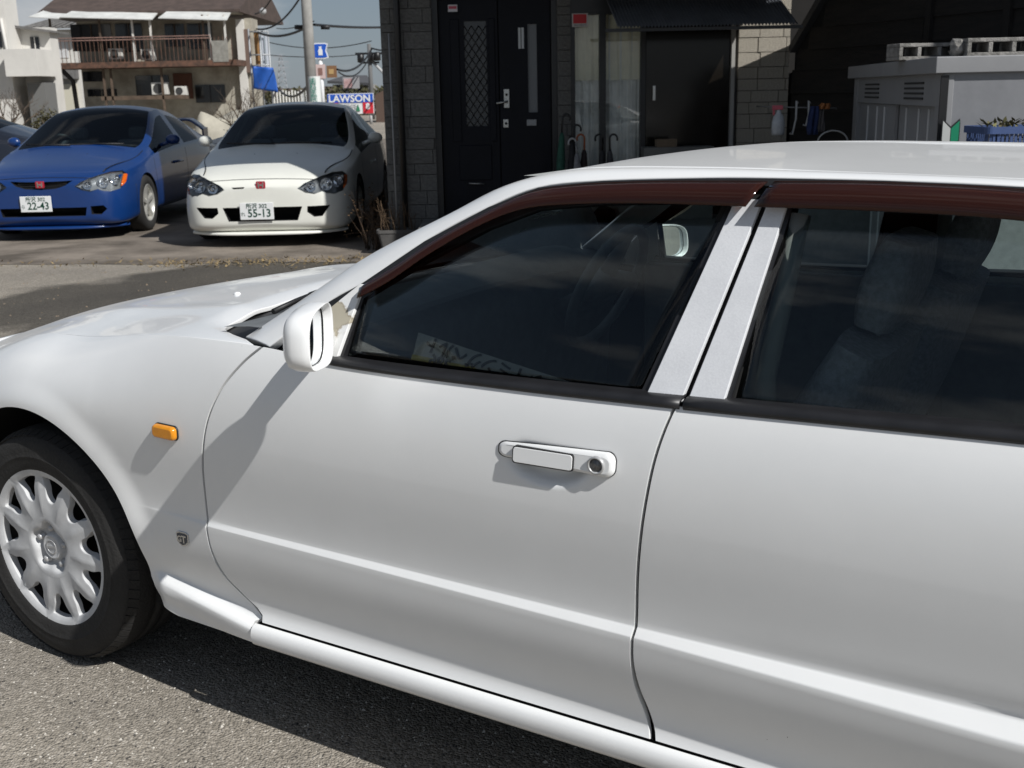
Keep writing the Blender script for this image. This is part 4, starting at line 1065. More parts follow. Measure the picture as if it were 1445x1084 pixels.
def coupe_wheel(parent, x, y, sg, rim_mat):
    w = empty('wheel', (x, y * sg, .315), 0 if sg > 0 else math.pi, parent)
    mb = MB(); mb.lathe([(.205, -.16), (.205, -.01), (.215, .004), (.26, .010), (.295, .002), (.310, -.02), (.316, -.05), (.316, -.16), (.30, -.19)], 48, 'y'); mb.build('tyre', M_TYRE, w)
    mb = MB(); mb.lathe([(.208, -.002), (.20, .004), (.193, -.004), (.188, -.06), (.19, -.15)], 48, 'y'); mb.lathe([(.0005, -.012), (.03, -.012), (.045, -.02), (.05, -.05)], 24, 'y')
    for k in range(5):
        a = 2 * math.pi * k / 5 + .3; d = Vector((math.cos(a), 0, math.sin(a))); t = Vector((-math.sin(a), 0, math.cos(a)))
        pts = []
        for r, wd, yy in ((.03, .022, -.014), (.10, .018, -.012), (.198, .026, -.004)): pts.append((d * r + t * wd + Vector((0, yy, 0)), d * r - t * wd + Vector((0, yy, 0))))
        top = [p[0] for p in pts] + [p[1] for p in pts[::-1]]; mb.prism(top, (0, -.035, 0))
    mb.build('rim', rim_mat, w)
    mb = MB(); mb.lathe([(.0005, -.09), (.15, -.09), (.155, -.11)], 32, 'y'); mb.build('brake_disc', M_STEEL, w)
def plate(parent, x, y, z, l1, kana, num):
    mb = MB(); mb.box((x - .008, y - .165, z - .0825), (x, y + .165, z + .0825)); p = mb.build('number_plate', M_PLATE, parent, bevel=.006)
    fm = lambda u, v: frame_M((x - .0095, y - u, z + v), (0, -1, 0), (0, 0, 1))
    lettering(l1, .055, M_PLATEINK, p, fm(0, .048), bold=.0006); lettering(num, .108, M_PLATEINK, p, fm(.025, -.022), bold=.0018, sx=.92); lettering(kana, .045, M_PLATEINK, p, fm(-.135, -.03))
    return p
LAMP = [(.37, .585), (.44, .552), (.52, .540), (.585, .556), (.63, .540), (.70, .530), (.765, .548), (.795, .60), (.79, .655), (.745, .690), (.66, .688), (.58, .668), (.50, .645), (.42, .618)]
_lc = (.60, .612); LAMP = [(_lc[0] + (y - _lc[0]) * 1.06, _lc[1] + (z - _lc[1]) * 1.30) for y, z in LAMP]
def make_coupe(name, loc, rz, paint, openings, label, rim_mat, emblem=True, plate_txt=None, wing=False, grille=None, lip=True):
    t = empty(name, loc, rz); tag(t, label, 'car')
    me, hit, hit_side = coupe_shell(openings, LAMP)
    link('body', split_mesh(me, (0,), 'body'), paint, t)
    link_islands('windscreen', split_mesh(me, (1,), 'windscreen'), M_CGLASS, t); link_islands('side_window', split_mesh(me, (2,), 'side_window'), M_CGLASS, t)
    link_islands('rear_window', split_mesh(me, (3,), 'rear_window'), M_CGLASS, t); link_islands('quarter_window', split_mesh(me, (4,), 'quarter_window'), M_CGLASS, t)
    link_islands('wheel_well', split_mesh(me, (5,), 'wheel_well'), M_GRILLE, t)
    lb = split_mesh(me, (6,), 'headlamp_bowl')
    link_islands('headlamp_bowl', lb, M_LAMPBOWL, t)
    for sg in (1, -1):
        lens = MB(); n = 7
        c0 = (sum(p[0] for p in LAMP) / len(LAMP), sum(p[1] for p in LAMP) / len(LAMP)); rows = []
        for k in range(n):
            f = .999 * k / (n - 1) + .001; rows.append([(hit(c0[0] + (y - c0[0]) * f, c0[1] + (z - c0[1]) * f) - .004, (c0[0] + (y - c0[0]) * f) * sg, c0[1] + (z - c0[1]) * f) for y, z in LAMP])
        lens.grid(rows, closed_u=True); hl = lens.build('headlamp', M_CLEAR, t)
        for (y, z, r) in ((.48, .585, .050), (.625, .605, .060), (.715, .630, .062)):
            mb = MB(); x = hit(y, z) + .012; mb.lathe([(r, -.004), (r * .85, .014), (r * .5, .026), (.001, .03)], 20, 'x', M=Matrix.Translation((x, y * sg, z))); mb.lathe([(.012, -.01), (.014, 0), (.012, .01)], 10, 'x', M=Matrix.Translation((x + .01, y * sg, z))); mb.build('lamp_reflector', M_REFLECT, hl)
        mb = MB(); rows = []
        for z in frange(.555, .675, 5): rows.append([(hit(y, z) + .006, y * sg, z) for y in (.772, .79, .803)])
        mb.grid(rows); mb.build('indicator', M_ORANGE, hl, solid=.006)
        # door mirror
        mb = MB(); rows = []
        for s, r in ((0, .02), (.15, .75), (.35, 1.0), (.6, 1.0), (.8, .85), (.95, .5), (1, .05)):
            rows.append([(1.72 + .03 * math.cos(a) * r + .06 * abs(s - .5), (.885 + .21 * s) * sg, 1.00 + .065 * math.sin(a) * r) if False else (1.70 + (.05 * math.cos(a)) * r + .03 * s, (.86 + .165 * s) * sg, .985 + .058 * math.sin(a) * r) for a in [2 * math.pi * k / 16 for k in range(16)]])
        mb.grid(rows, closed_u=True); mb.tube([(1.68, .80 * sg, .92), (1.70, .90 * sg, .955)], .022, 8); mr = mb.build('door_mirror', paint, t)
        mb = MB(); mb.tube([(1.30, .80 * sg, .865), (1.62, .80 * sg, .885), (2.2, .805 * sg, .905)], .008, 6) if False else None
        for x in (.90, 3.47): coupe_wheel(t, x, .845, sg, rim_mat)
    # seal round the screen, wipers, washer jets
    mb = MB(); mb.tube([(1.145 + .10 * q * q, .66 * q, .955 - .03 * q * q + .008) for q in frange(-1, 1, 17)], .014, 6); mb.build('scuttle_seal', M_BLACK, t)
    for y0, y1 in ((.05, .58), (-.55, -.02)):
        mb = MB(); mb.tube([(1.10 + .06 * abs(y0), y0, .965), (1.15 + .05 * abs(y1), y1, .975)], .009, 6); mb.build('wiper', M_BLACK, t)
    for y in (.22, -.22):
        mb = MB(); mb.lathe([(.012, 0), (.010, .008), (.0005, .011)], 8, M=Matrix.Translation((.86, y, .865))); mb.build('washer_jet', M_BLACK, t)
    # bonnet shut line: a thin dark groove proud by a hair
    for sg in (1, -1):
        pts = []
        for x in frange(.22, 1.12, 12):
            y = (.60 + .16 * sstep(.2, 1.0, x)) * sg
            pts.append((x, y))
        mb = MB(); mb.tube([(x, y, interp([(q[0], interp(sorted([(a, b) for a, b in q[1][5:]]), abs(y))) for q in ST[1:8]], x) - .004) for x, y in pts], .0055, 5); mb.build('bonnet_gap', M_BLACK, t)
        gaps = [[(1.30 - .05 * math.sin((z - .25) * 4), z) for z in frange(.25, .80, 10)], [(2.52 + .06 * math.sin((z - .25) * 3), z) for z in frange(.25, .86, 10)], [(x, .25) for x in frange(1.30, 2.52, 8)], [(.50 + .10 * (z - .30), z) for z in frange(.30, .56, 6)]]
        for gp in gaps:
            mb = MB(); mb.tube([(x, (hit_side(x, z) - .0025) * sg, z) for x, z in gp], .0045, 5); mb.build('panel_gap', M_BLACK, t)
        mb = MB(); mb.tube([(1.95, (hit_side(1.95, .70) + .006) * sg, .705), (2.15, (hit_side(2.15, .70) + .03) * sg, .71), (2.36, (hit_side(2.36, .70) + .006) * sg, .705)], .014, 8); mb.build('door_handle', paint, t)
    mb = MB(); mb.tube([(hit(y, .668 - .06 * y * y) - .001, y, .668 - .06 * y * y) for y in frange(-.52, .52, 21)], .004, 5); mb.build('bonnet_gap', M_BLACK, t)
    if grille:
        mb = MB()
        for z in frange(grille[0], grille[1], 4): mb.box((hit(0, z) + .05, -grille[2], z - .006), (hit(0, z) + .06, grille[2], z + .006))
        mb.build('grille_bars', M_BLACK, t)
    if emblem:
        ez = .615 if not grille else .60
        x = hit(0, ez) - .004; mb = MB(); mb.prism([(x, u, ez + v) for u, v in rrect(.046, .036, .012, 4)], (-.012, 0, 0)); em = mb.build('bonnet_emblem', M_EMBRED, t, bevel=.002)
        mb = MB()
        for s in (1, -1): mb.prism([(x - .012, s * .030, ez + .026), (x - .012, s * .018, ez + .026), (x - .012, s * .014, ez - .026), (x - .012, s * .026, ez - .026)], (-.004, 0, 0))
        mb.box((x - .016, -.018, ez - .007), (x - .012, .018, ez + .007)); mb.build('emblem_letter', M_CHROME, em)
    if plate_txt: plate(t, plate_txt[0], plate_txt[1], plate_txt[2], *plate_txt[3:])
    if lip:
        mb = MB(); rows = []
        for q in frange(-1, 1, 31):
            y = .775 * q; x = .03 + .28 * abs(q) ** 3.5; rows.append([(x + .08, y, .165), (x - .025, y, .150), (x - .035, y, .128), (x + .08, y, .125)])
        mb.grid(rows, closed_u=True); mb.build('chin_lip', paint, t)
    # cabin
    mb = MB(); mb.box((1.20, -.70, .70), (1.62, .70, .90)); mb.build('dashboard', M_CAB, t, bevel=.05)
    mb = MB(); tl = Matrix.Translation((1.72, -.36 * -1 if rz < 10 else .36, .90)) @ Matrix.Rotation(R(66), 4, 'Y'); mb.tube([tl @ Vector((.18 * math.cos(2 * math.pi * k / 24), .18 * math.sin(2 * math.pi * k / 24), 0)) for k in range(25)], .014, 6, cap=False); mb.tube([tl @ Vector((0, -.18, 0)), tl @ Vector((0, .18, 0))], .02, 6); mb.build('steering_wheel', M_CAB, t)
    for y in (.36, -.36):
        mb = MB(); mb.box((2.15, y - .24, .35), (2.32, y + .24, .98)); mb.box((1.75, y - .24, .35), (2.25, y + .24, .50)); mb.box((2.22, y - .11, .98), (2.32, y + .11, 1.13)); mb.build('front_seat', M_SEAT, t, bevel=.045, bseg=3)
    if wing:
        mb = MB(); rows = []
        for q in frange(-1, 1, 25):
            y = .70 * q; z = 1.165 - .16 * max(0, abs(q) - .72) ** 1.3 / .28 ** 1.3 * .9; rows.append([(4.02, y, z), (4.06, y, z + .018), (4.26, y, z + .03), (4.27, y, z + .015), (4.06, y, z - .012)])
        mb.grid(rows, closed_u=True); mb.poly(rows[0]); mb.poly(rows[-1])
        wb = mb.build('rear_wing_or_backing', paint, t)
        for sg in (1, -1):
            mb = MB(); mb.prism([(4.04, .69 * sg, .93), (4.26, .69 * sg, .92), (4.27, .69 * sg, 1.06), (4.03, .69 * sg, 1.04)], (0, .025 * sg, 0)); mb.build('wing_post', paint, wb)
    # inspection stickers inside the screen
    return t
P_WHITE = mat('cream_white_paint', (.74, .74, .68), rough=.35, coat=.5, coatr=.05, var=.05, vscale=3)
P_BLUE = mat('metallic_blue_paint', (.004, .032, .145), rough=.30, metal=.0, coat=.5, coatr=.04, var=.10, vscale=2.0)
P_DARK = mat('dark_slate_paint', (.018, .022, .034), rough=.35, metal=.4, coat=1.0, coatr=.05, var=.2, vscale=2.0)
def tri(y0, y1, z0, z1, z2): return [(y0, z0), (y1, z1), (y1, z2), (y0, z2)]
op_white = [[(-.39, .40), (-.34, .265), (.34, .265), (.39, .40)], [(.44, .40), (.435, .345), (.50, .295), (.58, .30), (.66, .405)], [(-.44, .40), (-.435, .345), (-.50, .295), (-.58, .30), (-.66, .405)], [(.16, .598), (.17, .582), (.27, .578), (.29, .594)]]
op_blue = [[(-.46, .355), (-.44, .265), (.44, .265), (.46, .355)], [(.50, .365), (.50, .28), (.60, .275), (.66, .33), (.63, .37)], [(-.50, .365), (-.50, .28), (-.60, .275), (-.66, .33), (-.63, .37)], [(-.33, .635), (-.26, .585), (-.16, .555), (0, .545), (.16, .555), (.26, .585), (.33, .635), (.16, .628), (0, .626), (-.16, .628)]]
FACE = R(90)
# local x runs from nose to tail; turned so that the nose looks at the camera side
make_coupe('coupe', (-2.41, 11.2, 0), FACE, P_WHITE, op_white, 'cream white two-door coupe nose-on beside the house, plate 55-13', M_ALLOY, plate_txt=(-.02, .05, .365, '所沢 302', 'れ', '55-13'))
make_coupe('coupe', (-4.92, 12.1, 0), FACE, P_BLUE, op_blue, 'metallic blue two-door coupe with rear wing, plate 22-43', M_ALLOY, plate_txt=(-.015, .06, .40, '所沢 302', 'ら', '22-43'), wing=True, grille=(.56, .62, .26))
make_coupe('coupe', (-11.0, 17.2, 0), R(0), P_DARK, [], 'dark slate coupe at the left edge beyond the blue car', M_ALLOY, emblem=False, lip=False)
# ------------------------------------------------------------------ the house with the dark entrance
YH = 10.8
def hx(px, Y=YH): return at(px, 140, Y).x
def hp(px, py, Y=YH): return at(px, py, Y)
M_BLOCK = mat('grey_block_siding', (.17, .167, .158), rough=.92, col2=(.11, .107, .10), vscale=9, bump=.7, bscale=55)
M_BLOCKW = mat('beige_block_siding', (.46, .42, .35), rough=.92, col2=(.34, .31, .26), vscale=14, bump=.8, bscale=70)
M_MORTAR = mat('dark_joint', (.09, .085, .08), rough=.95)
M_NAVY = mat('navy_painted_steel', (.004, .005, .010), rough=.5, spec=.2, var=.3, vscale=4)
M_FRAME = mat('black_aluminium', (.012, .012, .013), rough=.4)
M_ALU = mat('brushed_aluminium', (.50, .50, .48), rough=.32, metal=.85)
M_PANE = glassmat('house_glass', (.97, .98, .97), refl=.8)
M_DARKPANE = mat('brown_glass_door', (.010, .008, .006), rough=.12, spec=.3)
M_CURT = mat('cream_curtain', (.86, .82, .66), rough=.95, var=.12, vscale=5); M_SHEER = mat('grey_sheer_curtain', (.78, .79, .78), rough=.95, var=.15, vscale=5)
M_ROOM = mat('dark_room', (.02, .02, .02), rough=1)
house = empty('house', (0, 0, 0)); tag(house, 'dark house with navy front door, block siding piers and curtained window', 'house')
def hbox(name, px0, px1, y0, y1, z0, z1, m, parent, bevel=.0):
    mb = MB(); mb.box((hx(px0), y0, z0), (hx(px1), y1, z1)); return mb.build(name, m, parent, bevel=bevel)
XL = hx(541)
# walls (core behind the blocks), side wall, upper storey
mb = MB(); mb.box((XL, YH + .03, 0), (hx(613), YH + .25, 2.45)); mb.box((XL, YH + .25, 0), (XL + .2, 20, 5.6)); pier = mb.build('wall', M_MORTAR, house)
mb = MB(); mb.box((XL, YH + .02, 2.42), (hx(1112), YH + .25, 5.6)); mb.box((hx(1112) - .2, YH + .25, 0), (hx(1112), 20, 5.6)); mb.build('upper_wall', mat('grey_render', (.22, .21, .20), rough=.9, var=.1), house)
mb = MB(); mb.add([(XL - .5, YH - .45, 5.55), (hx(1112) + .4, YH - .45, 5.55), (hx(1112) + .4, 15.4, 7.8), (XL - .5, 15.4, 7.8), (XL - .5, 20.5, 5.55), (hx(1112) + .4, 20.5, 5.55)], [(0, 1, 2, 3), (3, 2, 5, 4)]); mb.build('roof', mat('grey_roof_tile', (.06, .06, .065), rough=.7), house, solid=.12)
mb = MB(); mb.box((hx(787), YH + .03, 0), (hx(806), YH + .25, 2.45)); mb.build('wall', M_MORTAR, house)
mb = MB(); mb.box((hx(1034), YH + .04, 0), (hx(1112), YH + .25, 2.45)); wall_r = mb.build('wall', M_MORTAR, house)
unit = MB(); unit.box((-.5, -.5, -.5), (.5, .5, .5)); unit_me = unit.mesh('block'); 
def blocks(x0, x1, z0, z1, hts, wid, m, parent, joint=.006, depth=.045):
    me = unit_me.copy(); me.materials.append(m)
    z = z0; k = 0
    while z < z1 - .03:
        hh = min(random.choice(hts), z1 - z); x = x0 - random.uniform(0, .8) * wid[0]
        while x < x1:
            w = random.uniform(*wid); a, b = max(x, x0), min(x + w, x1)
            if b - a > .02:
                o = bpy.data.objects.new('block', me); COL.objects.link(o); o.parent = parent
                dd = depth + random.uniform(-.004, .006)
                o.location = ((a + b) / 2, YH + .032 - dd / 2 + .01, z + hh / 2); o.scale = (b - a - joint, dd, hh - joint)
            x += w
        z += hh
blocks(XL, hx(613), .05, 2.42, (.075, .10, .13, .15), (.16, .34), M_BLOCK, pier)
blocks(hx(787), hx(806), .05, 2.42, (.075, .10, .13), (.16, .3), M_BLOCK, pier)
blocks(hx(1040), hx(1112), .05, 2.42, (.105, .13), (.17, .26), M_BLOCKW, wall_r)
# drain pipes on the pier
mb = MB(); mb.tube([(hx(566), YH - .06, 0), (hx(566), YH - .06, 4.5)], .030, 10); mb.build('downpipe', M_FRAME, house)
mb = MB(); mb.tube([(hx(553), YH - .03, 0), (hx(553), YH - .03, 1.98)], .008, 8); mb.build('conduit', mat('grey_conduit', (.3, .3, .3), rough=.5), house)
# step
mb = MB(); mb.box((hx(590), YH - .9, 0), (hx(1034), YH + .1, .28)); mb.build('doorstep', mat('grey_tile_step', (.16, .155, .15), rough=.85, var=.2, vscale=6), house, bevel=.01)
mb = MB(); mb.box((hx(616), YH - .75, .28), (hx(640), YH - .15, .295)); dm = mb.build('doormat', mat('green_mat', (.01, .10, .085), rough=.95, var=.3, vscale=60), None); tag(dm, 'teal door mat on the step before the navy front door', 'door mat')
mb = MB(); mb.box((XL + .2, YH + .5, 0), (hx(1112) - .2, YH + .6, 5.6)); mb.build('rear_partition', M_ROOM, house)
mb = MB(); mb.box((hx(1112) - .05, YH + .28, 0), (hx(1112) + 3.5, YH + .6, 5.0)); mb.build('rear_wing_or_backing', mat('dark_backing_board', (.010, .0085, .0075), rough=.85, var=.4, vscale=5), house)  # dark backing added to hide the sky over the low barn corner
# front door
door = empty('front_door', (0, 0, 0), parent=house)
zt_, zb_ = 2.33, .30
mb = MB(); yd = YH + .10
mb.box((hx(613), yd - .06, zb_), (hx(621), yd + .1, zt_)); mb.box((hx(779), yd - .06, zb_), (hx(788), yd + .1, zt_)); mb.box((hx(621), yd - .06, zt_ - .05), (hx(779), yd + .1, zt_)); mb.box((hx(613), yd + .06, zt_), (hx(788), yd + .1, 2.44)); mb.build('door_frame', M_FRAME, door)
leafs = {}
def leaf(px0, px1, wins):
    x0, x1 = hx(px0), hx(px1); mb = MB(); y0, y1 = yd, yd + .04
    xs = [x0]; 
    for (a, b, za, zc) in wins:
        mb.box((xs[-1], y0, zb_), (hx(a), y1, zt_ - .055)); mb.box((hx(a), y0, zb_), (hx(b), y1, za)); mb.box((hx(a), y0, zc), (hx(b), y1, zt_ - .055)); xs.append(hx(b))
    mb.box((xs[-1], y0, zb_), (x1, y1, zt_ - .055)); return mb.build('door_leaf', M_NAVY, door)
zz = lambda py, px=700: hp(px, py).z
lf = leaf(622, 704, [(657, 688, zz(178), zz(28))]); rf = leaf(705.5, 778, [(746, 759, zz(160), zz(34))])
# lattice pane
mb = MB(); mb.box((hx(656), yd + .022, zz(179)), (hx(689), yd + .028, zz(27))); mb.build('pane', mat('smoked_pane', (.05, .055, .06), rough=.25), lf)
mb = MB(); x0, x1, z0, z1 = hx(657), hx(688), zz(178), zz(28); pw = (x1 - x0) / 2.5
n = int((z1 - z0) / .10)
for k in range(-2, n + 2):
    for d in (1, -1):
        for c in range(3):
            za = z0 + k * .10; xa = x0 + c * (x1 - x0) / 3 + (0 if d > 0 else (x1 - x0) / 3); xb = xa + d * (x1 - x0) / 3; zb2 = za + .10
            if za >= z0 and zb2 <= z1: mb.tube([(xa, yd + .012, za), (xb, yd + .012, zb2)], .004, 4)
mb.build('lattice', M_FRAME, lf)
for (a, b) in ((637, 650), (691, 700)):
    mb = MB(); mb.box((hx(a), yd - .012, zz(200)), (hx(b), yd, zz(25))); mb.build('door_panel', M_NAVY, lf, bevel=.008)
mb = MB(); mb.box((hx(645), yd - .014, zz(255)), (hx(692), yd, zz(205))); mb.build('door_panel', M_NAVY, lf, bevel=.008)
mb = MB(); mb.box((hx(711), yd - .02, zz(153)), (hx(719), yd, zz(126))); hd_ = mb.build('lock_plate', M_ALU, lf, bevel=.004)
mb = MB(); mb.tube([(hx(716), yd - .02, zz(144)), (hx(716), yd - .06, zz(144)), (hx(700), yd - .065, zz(146))], .010, 8); mb.build('lever', M_ALU, hd_)
mb = MB(); mb.lathe([(.012, 0), (.010, -.008), (.0005, -.009)], 12, 'y', M=Matrix.Translation((hx(715), yd - .02, zz(134)))); mb.build('key_cylinder', M_STEEL, hd_)
mb = MB(); mb.box((hx(709.5), yd - .016, zz(181)), (hx(717), yd, zz(169))); l2 = mb.build('deadlock', M_ALU, lf, bevel=.004)
mb = MB(); mb.lathe([(.013, -.016), (.011, -.024), (.0005, -.025)], 12, 'y', M=Matrix.Translation((hx(713.5), yd, zz(175)))); mb.build('key_cylinder', M_STEEL, l2)
mb = MB(); mb.box((hx(745.5), yd + .02, zz(161)), (hx(759.5), yd + .026, zz(33))); mb.build('pane', mat('frosted_pane', (.16, .17, .18), rough=.4), rf)
for a in (733, 737.5):
    mb = MB(); mb.box((hx(a), yd - .005, zz(69)), (hx(a + 3.4), yd, zz(39))); mb.build('nameplate', mat('pale_nameplate', (.55, .57, .58), rough=.5), rf)
mb = MB(); mb.box((hx(743), yd - .012, zz(179)), (hx(757), yd, zz(170))); mb.build('letter_flap', mat('dull_steel', (.25, .26, .27), rough=.45, metal=.6), rf, bevel=.003)
mb = MB(); mb.tube([(hx(657), yd - .0, zz(259)), (hx(659), yd - .03, zz(259)), (hx(678), yd - .03, zz(260)), (hx(680), yd, zz(260))], .006, 6); mb.build('foot_bar', M_ALU, lf)
mb = MB(); mb.box((hx(636), yd - .064, zz(15)), (hx(649), yd - .06, zz(5))); st = mb.build('door_sticker', mat('white_sticker', (.6, .58, .6), rough=.5), lf)
mb = MB(); mb.box((hx(637), yd - .066, zz(11)), (hx(648), yd - .064, zz(7))); mb.build('sticker_band', mat('pink_band', (.5, .08, .12), rough=.5), st)
# window with curtain
win = empty('window', (0, 0, 0), parent=house)
yw = YH + .06
mb = MB(); mb.box((hx(805), yw - .05, .28), (hx(812), yw + .05, 2.40)); mb.build('window_frame', M_FRAME, win)
mb = MB(); mb.box((hx(812), yw - .05, hp(850, 20).z), (hx(905), yw + .05, 2.40)); mb.build('window_frame', M_FRAME, win)
mb = MB(); mb.box((hx(846), yw - .07, .28), (hx(855), yw + .03, hp(850, 20).z)); mb.build('window_frame', M_FRAME, win)
mb = MB(); mb.box((hx(904), yw - .05, .28), (hx(911), yw + .05, 2.40)); mb.build('window_frame', M_FRAME, win)
for a, b in ((812, 846), (855, 904)):
    mb = MB(); mb.box((hx(a), yw, .28), (hx(b), yw + .005, hp(850, 20).z)); mb.build('pane', M_PANE, win)
def curtain(name, px0, px1, z0, z1, m, amp, wl_, y):
    mb = MB(); rows = []
    xs = frange(hx(px0), hx(px1), 90)
    for i, z in enumerate(frange(z0, z1, 12)):
        rows.append([(x, y + amp * math.sin(x / wl_ * 6.28 + .8 * math.sin(x * 5) + i * .08) + amp * .4 * math.sin(x / wl_ * 14.1), z) for x in xs])
    mb.grid(rows); return mb.build(name, m, win)
curtain('sheer_curtain', 810, 908, .30, 2.2, M_SHEER, .022, .11, YH + .13)
curtain('curtain_valance', 810, 908, zz(113, 850), 2.22, M_CURT, .012, .13, YH + .10)
mb = MB(); mb.box((hx(806), YH + .45, .2), (hx(1034), YH + .5, 2.42)); mb.build('room_back', M_ROOM, house)
mb = MB(); mb.box((hx(808), yw - .056, zz(38, 820)), (hx(830), yw - .051, zz(19, 820))); rs = mb.build('window_sticker', mat('white_paper_sticker', (.55, .52, .5), rough=.6), win)
mb = MB(); mb.box((hx(809.5), yw - .059, zz(33, 820)), (hx(828), yw - .056, zz(20, 820))); mb.build('sticker_field', mat('red_sticker', (.50, .012, .02), rough=.5), rs)
lettering('SECURITY', .026, mat('grey_print', (.15, .15, .15)), rs, frame_M((hx(819), yw - .058, zz(35.6, 820)), (1, 0, 0), (0, 0, 1)))
# dark sliding glass door and its posts
mb = MB(); mb.box((hx(912), YH + .03, .28), (hx(1031), YH + .06, 2.40)); gd = mb.build('glass_door', M_DARKPANE, house)
mb = MB(); mb.box((hx(1030), YH - .03, .28), (hx(1035), YH + .06, 2.40)); mb.build('aluminium_post', mat('grey_post', (.33, .32, .30), rough=.5), house)
mb = MB(); mb.box((hx(921), YH - .01, zz(142, 922)), (hx(925), YH + .03, zz(121, 922))); mb.build('pull_handle', M_ALU, gd, bevel=.003)
mb = MB(); mb.box((hx(904), YH - .05, 2.02), (hx(912), YH + .06, 2.42)) if False else None
# ribbed awning over the sliding door
mb = MB(); xa, xb = hx(872, 9.9), hx(1122, 9.9); zf = hp(1000, 36, 9.9).z; rows = []
nn = 52 * 8 + 1
for (y, z) in ((9.9, zf), (10.35, zf + .22), (10.80, zf + .44)):
    rows.append([(xa + (xb - xa) * k / (nn - 1) - (.10 if y > 10 else 0) * (y - 9.9), y, z + .009 * math.sin(2 * math.pi * k / 8)) for k in range(nn)])
mb.grid(rows); aw = mb.build('ribbed_awning', mat('slate_corrugated_sheet', (.085, .092, .105), rough=.5, var=.3, vscale=3), None, solid=.003); tag(aw, 'slate corrugated awning above the dark sliding glass door', 'awning')
mb = MB(); mb.box((xa - .1, 9.93, zf - .035), (xb + .05, 9.97, zf - .008)); mb.build('awning_rail', M_FRAME, aw)
# unseen splayed slab added to shade the entrance and the white coupe
mb = MB(); mb.prism([(XL, 14.0, 2.72), (-1.78, 14.0, 2.72), (-1.78, 10.25, 2.72), (-.69, 10.25, 2.72), (1.27, 8.30, 2.72), (2.72, 8.30, 2.72), (2.72, 10.82, 2.72), (XL, 10.82, 2.72)], (0, 0, .10)); mb.build('shade_slab', mat('grey_shade_sheet', (.20, .20, .20), rough=.7), house)
# ---- umbrellas by the window
def umbrella(px, pyt, Y, col, lean, label, hcol, hook=1):
    b = hp(px, 232, Y); top = hp(px + lean, pyt, Y); d = (top - b); b = b + d.normalized() * 0; foot = Vector((b.x - lean * .004, Y, .30)); d = (top - foot)
    t = empty('umbrella', foot); tag(t, label, 'umbrella', 'umbrellas leaning by the front window')
    L_ = d.length; dn = d.normalized()
    mb = MB(); mb.tube([dn * (L_ * s) for s in (0, .04, .10, .3, .55, .78, .82)], [.004, .006, .018, .034, .040, .024, .012], 12)
    mb.build('canopy', mat('umbrella_cloth', col, rough=.8, var=.4, vscale=25), t)
    hk = [dn * (L_ * .80), dn * (L_ * .95)]; c0 = dn * (L_ * .95) + Vector((.035 * hook, 0, 0))
    for k in range(9): a = math.pi - math.pi * 1.15 * k / 8; hk.append(c0 + Vector((.035 * hook * math.cos(a), 0, .04 * math.sin(a))))
    mb = MB(); mb.tube(hk, .009, 8); mb.build('handle', mat('umbrella_handle', hcol, rough=.35), t)
umbrella(790, 160, 10.5, (.02, .09, .06), 4, 'dark green furled umbrella with black crook beside the door', (.01, .01, .01))
umbrella(806, 176, 10.45, (.01, .01, .012), 3, 'black furled umbrella with tall crook before the window', (.012, .012, .012))
umbrella(816, 196, 10.4, (.25, .25, .26), -3, 'pale grey furled umbrella among the black ones', (.35, .35, .35), -1)
umbrella(823, 190, 10.5, (.03, .02, .02), 2, 'furled umbrella with orange brown wooden crook', (.32, .09, .03), -1)
umbrella(848, 190, 10.4, (.02, .02, .022), 3, 'black furled umbrella just right of the dark window post', (.012, .012, .012), -1)
umbrella(862, 190, 10.4, (.05, .05, .055), -2, 'charcoal furled umbrella, rightmost by the window', (.012, .012, .012))
mb = MB()
x0, x1 = hx(783, 10.45), hx(872, 10.45)
for z in (.36, .72):
    mb.tube([(x0, 10.36, z), (x1, 10.36, z), (x1, 10.58, z), (x0, 10.58, z), (x0, 10.36, z)], .008, 6)
for x in (x0, x1):
    for y in (10.36, 10.58): mb.tube([(x, y, .28), (x, y, .73)], .008, 6)
us = mb.build('umbrella_rack', M_FRAME, None); tag(us, 'black wire umbrella rack below the curtained window', 'umbrella rack')
# low things on the ledge under the glass door
mb = MB(); mb.box((hx(903), 10.45, .28), (hx(1000), 10.7, hp(940, 207, 10.6).z)); ld = mb.build('shoe_bench', mat('grey_board', (.16, .16, .15), rough=.8, var=.2), None, bevel=.005); tag(ld, 'low grey bench before the dark sliding glass door', 'bench')
p0 = hp(940, 200, 10.55); mb = MB(); mb.box((hx(926, 10.55), 10.48, p0.z - .065), (hx(955, 10.55), 10.62, p0.z + .025)); bxx = mb.build('cardboard_box', mat('brown_card', (.16, .12, .08), rough=.9, var=.15), None, bevel=.003); bxx.location.z = ld.location.z; tag(bxx, 'small brown cardboard box on the low grey bench', 'box')
